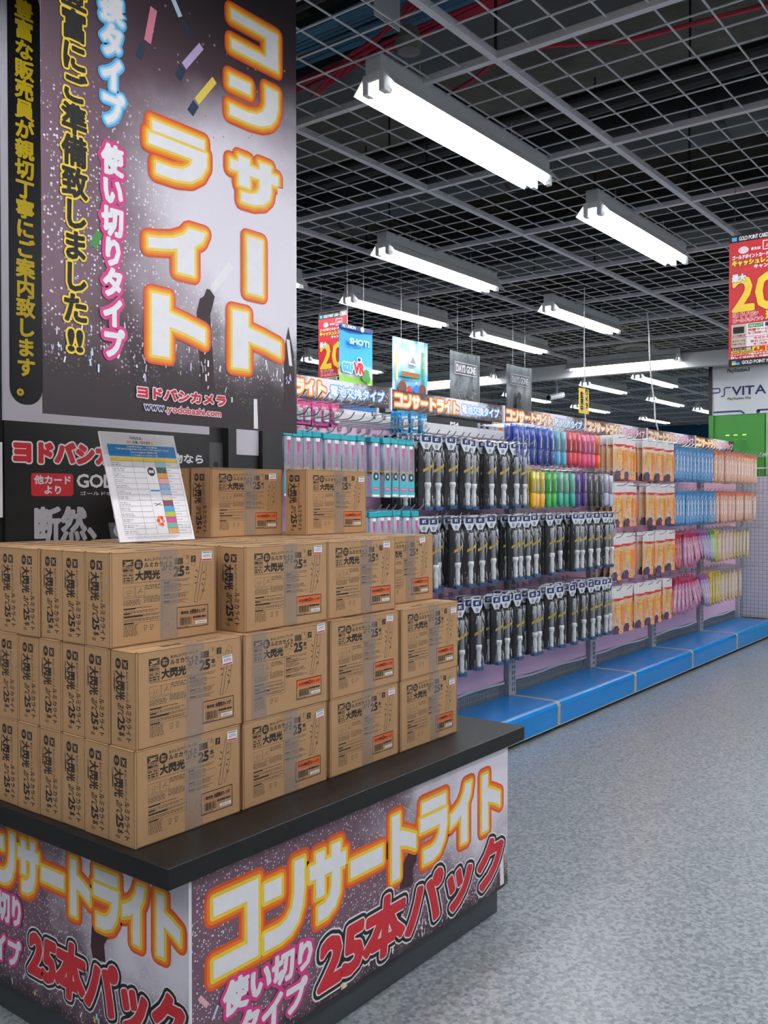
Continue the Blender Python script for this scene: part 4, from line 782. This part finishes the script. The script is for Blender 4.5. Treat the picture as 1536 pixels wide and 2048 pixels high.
def face_print(kind):
    f = Flat(); X = lambda u: u*BL_; Z = lambda v: (1 - v)*BH; w1, w2, w3 = .0004, .0007, .0010
    def tx(s, u0, v0, u1, v1, g=0., mi=0, w_=w1, **k): f.text(s, (X(u0), Z(v1), X(u1), Z(v0)), [(mi, g, w_)], **k)
    f.rect(X(.105), Z(.155), X(.2), Z(.085), 0, w1); f.frame(X(.105), Z(.215), X(.2), Z(.085), .0008, 0, w1)
    f.poly([(X(.112), Z(.098)), (X(.14), Z(.108)), (X(.165), Z(.106)), (X(.197), Z(.1)), (X(.17), Z(.125)), (X(.197), Z(.14)), (X(.165), Z(.138)), (X(.125), Z(.15)), (X(.112), Z(.14)), (X(.135), Z(.125))], 1, w2)
    tx('LUMICA', .112, .163, .193, .178, .0002); f.rect(X(.11), Z(.208), X(.15), Z(.185), 0, w1); tx('日本製', .155, .186, .193, .207, .0002)
    f.frame(X(.105), Z(.325), X(.2), Z(.228), .0008, 0, w1); tx('安全・安心', .113, .24, .192, .26, .0003); f.micro(X(.112), Z(.318), X(.195), Z(.268), 2, 0, w1, th=.6, ragged=.02)
    f.disc(X(.247), Z(.142), .0125, 0, w1, 24); tx('最高の', .226, .112, .268, .132, .0002, 1, w2); tx('輝き', .226, .14, .268, .17, .0003, 1, w2)
    tx('まぶしさパワーアップ!', .30, .082, .555, .112, .0003, rot=.02); tx('ルミカライト', .298, .13, .56, .178, .0006, rot=.01)
    tx('大閃光', .218, .215, .44, .31, .0013); tx('arc', .455, .175, .55, .23, .0001, shear=.3); f.text('25', (X(.575), Z(.30), X(.672), Z(.195)), [(0, .0017, w1)]); tx('本', .685, .195, .727, .25, .0006); tx('入り', .688, .262, .727, .29, .0004)
    for i in range(8): a0, a1 = PI*(.2 + .6*i/8), PI*(.2 + .6*(i + 1)/8); f.line((X(.503) + .02*math.cos(a0), Z(.31) + .014*math.sin(a0)), (X(.503) + .02*math.cos(a1), Z(.31) + .014*math.sin(a1)), .0007, 0, w1)
    f.rect(X(.582), Z(.172), X(.66), Z(.1), 0, w1); f.micro(X(.585), Z(.168), X(.655), Z(.104), 5, 1, w2, th=.3, ragged=.1); f.frame(X(.66), Z(.172), X(.722), Z(.072), .0006, 0, w1); tx('2', .69, .08, .712, .11)
    f.rect(X(.742), Z(.155), X(.79), Z(.085), 0, w1); f.line((X(.76), Z(.148)), (X(.772), Z(.1)), .002, 1, w2); f.disc(X(.768), Z(.11), .0025, 1, w2, 8); f.frame(X(.742), Z(.195), X(.79), Z(.155), .0005, 0, w1)
    f.rect(X(.108), Z(.338), X(.73), Z(.334), 0, w1); f.rect(X(.458), Z(.76), X(.4605), Z(.338), 0, w1); f.rect(X(.108), Z(.765), X(.458), Z(.762), 0, w1)
    for a, b in ((.11, .212), (.216, .30)): f.frame(X(a), Z(.48), X(b), Z(.375), .0005, 0, w1)
    for i in range(12): a0, a1 = PI*i/12, PI*(i + 1)/12; f.line((X(.161) + .011*math.cos(a0), Z(.445) + .007*math.sin(a0)), (X(.161) + .011*math.cos(a1), Z(.445) + .007*math.sin(a1)), .0005, 0, w1)
    f.disc(X(.15), Z(.44), .0014, 0, w1, 6); f.disc(X(.17), Z(.44), .0014, 0, w1, 6); f.line((X(.24), Z(.45)), (X(.27), Z(.4)), .0012, 0, w1); f.line((X(.25), Z(.43)), (X(.285), Z(.44)), .0008, 0, w1); tx('ポキッ', .14, .455, .18, .47)
    for (a, b, c, d, n, r_) in ((.305, .365, .45, .42, 3, .2), (.11, .49, .30, .5, 1, .2), (.11, .51, .28, .575, 4, .15), (.29, .485, .45, .56, 5, .12), (.11, .595, .45, .612, 1, .3), (.11, .63, .45, .66, 2, .2), (.11, .675, .45, .70, 2, .1), (.11, .715, .45, .748, 2, .1), (.11, .775, .24, .9, 8, .12),
                             (.475, .345, .73, .36, 1, .1), (.475, .375, .65, .47, 7, .35), (.475, .40, .73, .412, 1, .05), (.475, .485, .73, .545, 4, .4), (.475, .56, .73, .60, 3, .3)):
        f.micro(X(a), Z(d), X(c), Z(b), n, 0, w1, th=.42, ragged=r_)
    for v, u in ((.60, .215), (.65, .17), (.685, .28), (.755, .2)): f.rect(X(.112), Z(v + .016), X(u), Z(v), 0, w2)
    for v in (.36, .49, .565): f.rect(X(.475), Z(v + .012), X(.53), Z(v), 0, w2)
    for u in (.305, .362): f.frame(X(u - .014), Z(.835), X(u + .014), Z(.80), .0009, 0, w1); f.micro(X(u - .014), Z(.86), X(u + .014), Z(.845), 1, 0, w1)
    # drawn stick with rays and string
    S = [(.842, .13), (.868, .14), (.803, .615), (.772, .612)]
    for i in range(4): a, b = S[i], S[(i + 1) % 4]; f.line((X(a[0]), Z(a[1])), (X(b[0]), Z(b[1])), .0011, 0, w1)
    f.line((X(.848), Z(.13)), (X(.858), Z(.08)), .0006, 0, w1); f.line((X(.866), Z(.135)), (X(.876), Z(.08)), .0006, 0, w1); f.line((X(.858), Z(.08)), (X(.876), Z(.08)), .0006, 0, w1)
    st = [(.895, .09), (.90, .2), (.893, .33), (.872, .47), (.846, .56), (.826, .61)]
    for a, b in zip(st, st[1:]): f.line((X(a[0]), Z(a[1])), (X(b[0]), Z(b[1])), .0009, 0, w1)
    f.disc(X(.866), Z(.49), .0042, 0, w1, 14); f.disc(X(.866), Z(.49), .0028, 1, w2, 12); f.rect(X(.86), Z(.494), X(.872), Z(.486), 0, w3)
    for a, b in (((.792, .245), (.812, .275)), ((.78, .32), (.802, .335)), ((.78, .405), (.8, .385)), ((.86, .29), (.882, .275)), ((.86, .36), (.882, .365)), ((.85, .40), (.866, .43))): f.line((X(a[0]), Z(a[1])), (X(b[0]), Z(b[1])), .0022, 0, w1)
    # label
    f.frame(X(.60), Z(.895), X(.915), Z(.65), .0022, 0, w1)
    if kind == 'a':
        f.rrect(X(.622), Z(.757), X(.895), Z(.678), .003, 3, w1); f.rrect(X(.628), Z(.752), X(.889), Z(.683), .0025, 4, w2); tx('発光色', .64, .70, .715, .735, .0006, 0, w3); tx('大閃光オレンジ', .725, .693, .882, .74, .0008, 0, w3)
    else:
        f.rect(X(.606), Z(.752), X(.909), Z(.657), 2, w1); tx('ルミカ大閃光', .63, .69, .745, .725, .0005, 0, w2); f.disc(X(.765), Z(.705), .006, 0, w2, 16); tx('極', .757, .69, .773, .72, .0002, 2, w3); tx('オレンジ', .785, .69, .89, .725, .0005, 0, w2)
    u = .63
    while u < .745: q = R.choice([.003, .005, .008]); f.rect(X(u), Z(.858), X(u + q), Z(.772), 0, w1); u += q + R.choice([.003, .005])
    tx('発光時間 約5分', .76, .772, .895, .795, .0005); f.micro(X(.76), Z(.815), X(.84), Z(.805), 1, 0, w1); f.rect(X(.785), Z(.862), X(.90), Z(.828), 5, w1); tx('2021年10月A28', .80, .838, .888, .853, .0001, 0, w2); f.micro(X(.61), Z(.885), X(.75), Z(.868), 1, 0, w1)
    return f.mesh('face_print', [BINK, CBL, CBO, BINL, CBL, STK])
def end_print():
    """print on the narrow end, running downwards"""
    f = Flat(); X = lambda u: u*BD; Z = lambda v: (1 - v)*BH; w1, w2 = .0004, .0007
    # draw unrotated text then turn: a = along the text (downwards), b = glyph height (towards +u)
    def tx(s, a0, a1, b0, b1, g=0., mi=0, w_=w1, **k):
        q = Flat(); q.text(s, (0, 0, (a1 - a0)*BH, (b1 - b0)*BD), [(mi, g, w_)], **k)
        f.add([(b0*BD + z, y, (1 - a0)*BH - x) for x, y, z in q.v], q.f, mi)
    f.disc(X(.29), Z(.135), .0105, 0, w1, 22, rv=.0125); tx('最高の輝き', .115, .155, .22, .36, .0001, 1, w2)
    f.rect(X(.45), Z(.185), X(.68), Z(.09), 0, w1); f.poly([(X(a), Z(b)) for a, b in ((.48, .1), (.53, .14), (.51, .18), (.57, .15), (.65, .175), (.60, .13), (.67, .1), (.57, .12))], 1, w2)
    tx('大閃光', .215, .51, .20, .545, .0012); tx('arc', .54, .67, .27, .50, .0001, shear=.3); tx('25', .695, .82, .27, .54, .0013); tx('本', .84, .885, .29, .56, .0005); tx('入り', .905, .935, .25, .42, .0003)
    f.micro(X(.12), Z(.5), X(.16), Z(.21), 1, 0, w1); f.rect(X(.115), Z(.40), X(.13), Z(.21), 0, w1); f.rect(X(.15), Z(.33), X(.158), Z(.21), 0, w1)
    tx('まぶしさパワーアップ!', .21, .52, .60, .69, .0002); tx('ルミカライト', .535, .93, .60, .79, .0005)
    # seen from -x: u must grow towards -y
    f.turned(lambda x, y, z: (y, BD - x, z)); return f.mesh('end_print', [BINK, CBL])
def top_print():
    m = MB()
    f = Flat(); f.text('取扱注意', (.09, .02, .15, .035), [(0, .0012, .0004)]); f.text('ルミカライト', (.2, .02, .28, .035), [(0, .0008, .0004)])
    f.turned(lambda x, y, z: (x, z, BH - y)); return f.mesh('top_print', [BINK])
M_body, M_seam, M_a, M_b, M_end, M_top = carton_body(), seam_mesh(), face_print('a'), face_print('b'), end_print(), top_print()
def tape_mesh(u0, u1):
    m = MB(); e = .0014; a, b = u0*BL_, u1*BL_; n = 7
    for i in range(n):
        p, q = a + (b - a)*i/n, a + (b - a)*(i + 1)/n; yp, yq = -e - .0004*(i % 2), -e - .0004*((i + 1) % 2)
        m.add([(p, yp, .0015), (q, yq, .0015), (q, yq, BH + .0006), (p, yp, BH + .0006)], [(0, 1, 2, 3)])
    m.add([(a, -e, BH + .0009), (b, -e, BH + .0009), (b, BD*.55, BH + .0009), (a, BD*.55, BH + .0009)], [(0, 1, 2, 3)])
    m.add([(a, -e, .0015), (b, -e, .0015), (b, .0, .0004), (a, .0, .0004)], [(0, 1, 2, 3)]); return m.mesh('packing_tape', [TAPE])
TAPES = [tape_mesh(.44, .61), tape_mesh(.46, .63), tape_mesh(.08, .25), tape_mesh(.5, .66)]
def sticker_mesh():
    f = Flat(); f.rect(0, 0, .033, .024, 0, .0011); f.rect(.001, .001, .032, .0045, 1, .0014); f.rect(.003, .0195, .03, .0225, 2, .0014); f.text('42970', (.005, .0085, .028, .016), [(2, .0002, .0014)]); return f.mesh('price_sticker', [STK, RED, GREY])
M_stk = sticker_mesh()
def carton(x, y, z, label, group, face=None, end=False, tape=0, stick=None, top=False, rz=0., seam=True):
    t = thing('cardboard_carton', label, 'box', (x, y, z), rz, group)
    put('body', M_body, t)
    if seam: put('flap_seams', M_seam, t)
    if face: put('face_print', M_a if face == 'a' else M_b, t); put('packing_tape', TAPES[tape], t)
    elif top: put('packing_tape', TAPES[tape], t)
    if end: put('end_print', M_end, t)
    if top: put('top_print', M_top, t)
    if stick: s_ = put('price_sticker', M_stk, t, (stick[0]*BL_, 0, (1 - stick[1])*BH)); s_.rotation_euler = (0, R.uniform(-.1, .1), 0)
    return t
COLX = [1.290, 1.622, 1.958, 2.292]; COLN = ['leftmost', 'second', 'third', 'rightmost']; PIT = .0957
for lv, nm in ((0, 'bottom tier'), (1, 'middle tier')):
    for j in range(8):
        for c in range(4):
            x = COLX[c] + (.004 if lv else 0) + (R.uniform(-.002, .002)); y = 1.7 + j*PIT + (0 if j == 0 else R.uniform(-.0005, .0008)); z = TT + lv*BH + .0006*lv
            if j and c == 0: x = COLX[0] + (lv*.002) + R.uniform(-.0005, .003)
            if j == 0: lab = 'printed glow stick carton, {}, front row, {} column'.format(nm, COLN[c])
            elif c == 0: lab = 'carton showing its narrow end, {}, {} behind the front corner'.format(nm, ORD[j - 1])
            else: lab = 'carton hidden inside the stack, {}, {} column, {} row back'.format(nm, COLN[c], ORD[j])
            stk = [[(.86, .155), (.86, .2), (.84, .17), (.85, .27)], [(.80, .3), (.86, .12), (.80, .14), (.86, .19)]][lv][c]
            carton(x, y, z, lab, 'glow stick cartons on the table', ('a' if c == 0 else 'b') if j == 0 else None, c == 0, [[0, 1, 0, 3], [0, 2, 1, 1]][lv][c], stk if j == 0 else None, lv == 1 and j == 0, 0, j == 0 or c == 0)
L3 = [(1.292, 1.790), (1.655, 1.726), (1.983, 1.729), (2.296, 1.802)]
for c in range(4):
    for j in range(7):
        x, y = L3[c]; y += j*PIT + (0 if j == 0 else R.uniform(0, .0006)); x += 0 if j == 0 else R.uniform(-.004, .004)
        lab = 'printed glow stick carton, upper tier, front row, {} column'.format(COLN[c]) if j == 0 else ('carton end and top edge, upper tier, {} behind the left corner'.format(ORD[j - 1]) if c == 0 else 'upper tier carton seen only by its top, {} column, {} row back'.format(COLN[c], ORD[j]))
        carton(x, y, TT + 2*BH + .0016, lab, 'glow stick cartons on the table', ('a' if c == 0 else 'b') if j == 0 else None, c == 0 or (c == 1 and j == 0), [0, 0, 1, 3][c], [(.85, .15), (.82, .14), (.8, .14), (.75, .14)][c] if j == 0 else None, True, 0)
Z4 = TT + 3*BH + .0026
carton(1.962, 2.198, Z4, 'carton on the very top of the stack, left one of two', 'glow stick cartons on the table', 'b', True, 0, (.80, .17))
carton(1.958, 2.297, Z4, 'top carton just behind the left one of the two', 'glow stick cartons on the table', None, True, 0, None)
carton(2.287, 2.09, Z4, 'carton on the very top of the stack, right one of two', 'glow stick cartons on the table', 'b', True, 0, (.86, .2))

# ================================================================ colour chart card in a clear stand, on the upper tier
t = thing('colour_chart_card', 'white event colour chart card leaning in a clear stand on the cartons', 'sign', (1.571, 2.13, Z4 + .002))
t.rotation_euler = (-.30, 0, 0)
CW, CH = .268, .328; MB().box(0, 0, 0, CW, .006, CH).obj('card', WHITE, t, bevel=.001)
f = Flat(); u = lambda q: q*CW; v = lambda q: (1 - q)*CH; w1, w2 = .0004, .0008
f.rect(u(.07), v(.225), u(.97), v(.115), 0, w1)
f.text('2019年6月29、30日開催', (u(.32), v(.14), u(.72), v(.123)), [(1, .0003, w2)]); f.text('THE IDOLM@STER MILLION LIVE! 6thLIVE TOUR', (u(.17), v(.166), u(.88), v(.147)), [(1, .0003, w2)]); f.text('UNI-ON@IR!!!! 福岡公演', (u(.35), v(.193), u(.71), v(.173)), [(1, .0003, w2)]); f.text('アイドル別イメージカラー一覧', (u(.35), v(.218), u(.71), v(.2)), [(1, .0003, w2)])
for i, ch in enumerate('UNI-ON@IR!'): f.text(ch, (u(.34 + .035*i), v(.1), u(.365 + .035*i), v(.075)), [([3, 4, 8, 7, 4, 3, 8, 5, 7, 4][i], .0003, w1)])
f.micro(u(.38), v(.062), u(.58), v(.035), 2, 2, w1, th=.5)
f.rect(u(.08), v(.265), u(.965), v(.232), 4, w1); f.text('アイドル', (u(.09), v(.255), u(.16), v(.243)), [(2, 0, w2)]); f.text('ユニット', (u(.5), v(.255), u(.57), v(.243)), [(2, 0, w2)]); f.text('イメージカラー', (u(.66), v(.255), u(.77), v(.243)), [(2, 0, w2)])
CC = ['#a9cfe2', '#24463c', '#e0963c', '#e6a6ae', '#8fb6dc', '#a8bcdf', '#e6ddd0', '#6e1c34', '#2f97d0', '#b0b81c', '#c83c92', '#6cb096', '#e6a03c']; cm = [mat('chart_%s' % 'abcdefghijklm'[i], c, .45) for i, c in enumerate(CC)]
for i in range(13):
    a, b = .268 + i*.0515, .268 + (i + 1)*.0515; f.rect(u(.655), v(b), u(.79), v(a), 9 + i, w1); f.micro(u(.09), v(b - .008), u(.26), v(a + .012), 2, 6, w1, th=.4, ragged=.5); f.micro(u(.80), v(b - .02), u(.9), v(a + .02), 1, 6, w1, th=.5, ragged=.6)
for i in range(14): q = .268 + i*.0515; f.rect(u(.08), v(q + .001), u(.965) if True else 0, v(q - .001), 2, w2 + .0001) if i in (0, 4, 7, 10, 13) else (f.rect(u(.08), v(q + .001), u(.5), v(q - .001), 2, w2), f.rect(u(.655), v(q + .001), u(.965), v(q - .001), 2, w2))
for q in (.08, .35, .5, .655, .79, .965): f.rect(u(q) - .0003, v(.94), u(q) + .0003, v(.232), 2, w2 + .0002)
f.disc(u(.578), v(.36), .0135, 2, w1, 24); f.text('夜想令嬢', (u(.545), v(.375), u(.61), v(.345)), [(1, .0003, w2)]); f.rect(u(.52), v(.545), u(.645), v(.53), 0, w1); f.line((u(.54), v(.68)), (u(.63), v(.65)), .0016, 2, w1); f.line((u(.53), v(.655)), (u(.64), v(.675)), .0016, 2, w1)
for i in range(6): f.disc(u(.575) + .009*math.cos(i), v(.82) + .011*math.sin(i), .006, 3 if i % 2 else 5, w1 + .0001*i, 10)
f.micro(u(.1), v(.975), u(.93), v(.952), 2, 6, w1, th=.35)
o = f.obj('chart_print', [mat('chart_blue', '#1e84c6', .45), WHITE, INK, RED, YEL, ORANGE, GREY, GREENI, SKY] + cm, t)
st = MB(); st.box(.05, -.014, -.001, .25, -.012, .045); st.box(.05, -.012, -.004, .25, .012, -.002); st.box(-.02, .008, -.001, .25, .010, .06); st.obj('clear_stand', film('clear_acrylic', '#c9d4dc', .95, .05, .0, gl=.03), t)

# ================================================================ pillar display behind (white / black boards)
t = thing('pillar_display', 'black pillar clad with white and black store promotion boards behind the cartons', 'display', (1.40, 2.56, 0))
PBK = mat('board_black', '#0f0f12', .4, var=.05); PWH = mat('board_white', '#c9c5cf', .45, var=.02)
MB().box(.0, .0, 0, 1.26, .39, 2.99).obj('pillar', BLK, t)
MB().box(.072, -.012, 0, .868, 0, 1.667).obj('lower_board', PBK, t); MB().box(.072, -.012, 1.667, .868, 0, 2.98).obj('upper_board', PWH, t)
pg = MB().box(.872, -.006, 0, .94, .0, 1.64).obj('grey_perforated_strip', mat('strip_grey', '#4c4c50', .5), t); h_ = MB()
for i in range(12): h_.cyl((.905, -.007, .9 + i*.06), (.905, -.006, .9 + i*.06), .012, 8)
h_.obj('holes', DARK, pg); MB().box(.945, -.03, 0, .985, 0, 2.98).obj('post', BLK, t); MB().box(.988, -.012, 0, 1.118, 0, 1.6).obj('narrow_board', PBK, t); MB().box(.988, -.012, 1.6, 1.118, 0, 2.4).obj('narrow_white_board', PWH, t)
MB().box(1.122, -.03, 0, 1.142, 0, 2.98).obj('post', BLK, t); MB().box(1.15, -.008, 0, 1.25, 0, 2.9).obj('side_panel', mat('side_black', '#1a1a1c', .4), t)
MB().box(.03, -.03, 1.38, .055, 0, 1.6).obj('white_edge_bracket', WHITE, t)
f = Flat(); D = lambda x: x - 1.40
for q in range(3):
    a = 1.489 + q*.262; f.rrect(D(a), 1.718, D(a + .108), 2.97, .05, 0, .0125, 8)
f.text('豊富な販売員が親切丁寧にご案内致します。', (D(1.513), 1.745, D(1.573), 2.925), [(1, .0024, .0130)], vertical=True)
f.text('ヨドバシカメラ', (D(1.504), 1.548, D(1.99), 1.606), [(2, .0055, .0134), (3, .0105, .0130)]); f.text('でのお買い物なら', (D(1.85), 1.560, D(2.237), 1.592), [(3, .0014, .0126)])
f.rrect(D(1.557), 1.443, D(1.703), 1.513, .01, 2, .0125); f.text('他カード', (D(1.568), 1.48, D(1.692), 1.506), [(3, .0012, .0130)]); f.text('より', (D(1.602), 1.450, D(1.658), 1.474), [(3, .0012, .0130)])
f.text('GOLD POINT', (D(1.716), 1.471, D(2.1), 1.512), [(3, .0016, .0126)]); f.text('ゴールドポイント', (D(1.728), 1.446, D(1.92), 1.458), [(3, .0003, .0126)]); f.text('断然、お得', (D(1.571), 1.305, D(2.03), 1.407), [(4, .0045, .0126)])
f.obj('lettering', [PBK, mat('gold_letter', '#d2b61e', .4), RED, WHITE, mat('silver_letter', '#c9c9cf', .4)], t)

# ================================================================ big concert light banner
BN = crowd('banner_photo', .64, (.86, .40, .42, .36), .60, 150., .16)
t = thing('concert_light_banner', 'tall hanging banner with fiery white concert light lettering over a crowd photo', 'banner', (1.236, 1.97, 0))
MB().box(0, 0, 1.637, .877, .0025, 2.99).obj('sheet', BN, t)
for q in (.1, .78): MB().cyl((q, .001, 2.985), (q, .001, 3.02), .004, 6).obj('hanger', BLK, t)
f = Flat(); D = lambda x: x - 1.236
def big(ch, x0, z0, x1, z1): f.text(ch, (D(x0) + .024, z0 + .026, D(x1) - .024, z1 - .026), [(0, 0, .0040), (1, .007, .0034), (2, .013, .0028), (3, .0185, .0022), (4, .024, .0016)], heavy=True)
for ch, a in (('コ', (1.814, 2.700, 2.052, 2.862)), ('ン', (1.806, 2.508, 2.052, 2.690)), ('サ', (1.808, 2.272, 2.052, 2.458)), ('｜', (1.874, 2.012, 1.986, 2.228)), ('ト', (1.815, 1.788, 2.060, 2.005)),
              ('ラ', (1.520, 2.268, 1.768, 2.456)), ('イ', (1.518, 2.022, 1.764, 2.200)), ('ト', (1.528, 1.788, 1.760, 2.003))): big(ch, *a)
f.text('電池交換タイプ', (D(1.402), 2.382, D(1.466), 2.97), [(0, .0040, .0034), (5, .009, .0028), (6, .0145, .0022)], vertical=True)
f.text('使い切りタイプ', (D(1.402), 1.796, D(1.464), 2.325), [(0, .0042, .0034), (7, .0135, .0024)], vertical=True)
f.text('豊富にご準備致しました', (D(1.290), 1.868, D(1.358), 2.695), [(8, .0028, .0034), (9, .0078, .0024)], vertical=True)
for q in (0, 1): f.text('!', (D(1.304 + q*.024), 1.795, D(1.318 + q*.024), 1.845), [(8, .003, .0034), (9, .0085, .0024)])
f.text('ヨドバシカメラ', (D(1.507), 1.700, D(1.812), 1.727), [(10, .0020, .0034), (0, .0048, .0026)]); f.text('www', (D(1.528), 1.668, D(1.592), 1.681), [(11, .0008, .0034), (0, .0030, .0026)]); f.text('.yodobashi.com', (D(1.598), 1.662, D(1.795), 1.684), [(10, .0007, .0034), (0, .0028, .0026)])
for a, b, c, d in (((1.545, 2.63), (1.566, 2.725), 12, .022), ((1.517, 2.577), (1.53, 2.618), 14, .020), ((1.655, 2.74), (1.615, 2.80), 13, .016), ((1.69, 2.702), (1.664, 2.735), 14, .014), ((1.667, 2.612), (1.729, 2.690), 15, .020), ((1.645, 2.572), (1.663, 2.606), 14, .024), ((1.712, 2.532), (1.777, 2.614), 1, .020), ((1.688, 2.492), (1.709, 2.525), 14, .024)):
    f.line((D(a[0]), a[1]), (D(b[0]), b[1]), d, c, .0006 + c*1e-5)
f.line((D(1.765), 2.022), (D(1.838), 2.108), .022, 0, .0010)
f.poly([(D(a), b) for a, b in ((1.725, 1.74), (1.715, 1.86), (1.708, 1.95), (1.72, 1.99), (1.735, 2.0), (1.745, 2.022), (1.757, 2.022), (1.775, 2.005), (1.768, 1.98), (1.758, 1.95), (1.765, 1.86), (1.775, 1.74))], 16, .0006)
f.poly([(D(a), b) for a, b in ((2.058, 1.70), (2.054, 1.88), (2.066, 1.93), (2.075, 1.965), (2.085, 1.93), (2.1, 1.88), (2.108, 1.70))], 16, .0006); f.poly([(D(a), b) for a, b in ((2.066, 1.925), (2.080, 1.925), (2.092, 1.845), (2.078, 1.845))], 0, .0010)
f.poly([(D(a), b) for a, b in ((1.926, 1.73), (1.940, 1.73), (1.944, 1.642), (1.926, 1.642))], 0, .0010); f.line((D(1.375), 2.06), (D(1.395), 2.1), .02, 17, .0008)
for i in range(90): a = R.uniform(1.26, 2.09); b = R.gauss(1.80, .03); f.line((D(a), b), (D(a) + R.uniform(-.006, .006), b + R.uniform(.006, .022)), R.uniform(.002, .006), R.choice([0, 0, 15, 13]), .0012 + i*1e-6)
for i in range(40): a = R.uniform(1.55, 2.07); b = R.uniform(2.45, 2.85); f.disc(D(a), b, R.uniform(.002, .0045), 18, .0004, 8)
f.obj('banner_print', [WHITE, mat('cream_yellow', '#f8d85a', .45), mat('amber', '#f4a824', .45), ORANGE, ORED, mat('pale_blue_glow', '#a8d8f4', .45), SKY, PINKI, INK, YEL, RED, NAVY, mat('stick_rose', '#e68aa2', .4), mat('stick_ice', '#cfe8f6', .4), mat('stick_handle', '#22384c', .5), mat('stick_lavender', '#cdb6e2', .4), mat('arm_ink', '#2a1016', .5), GREENI, mat('dim_lamp_ink', '#b58f8c', .5)], t)
C.objects.unlink(tob); bpy.data.objects.remove(tob)
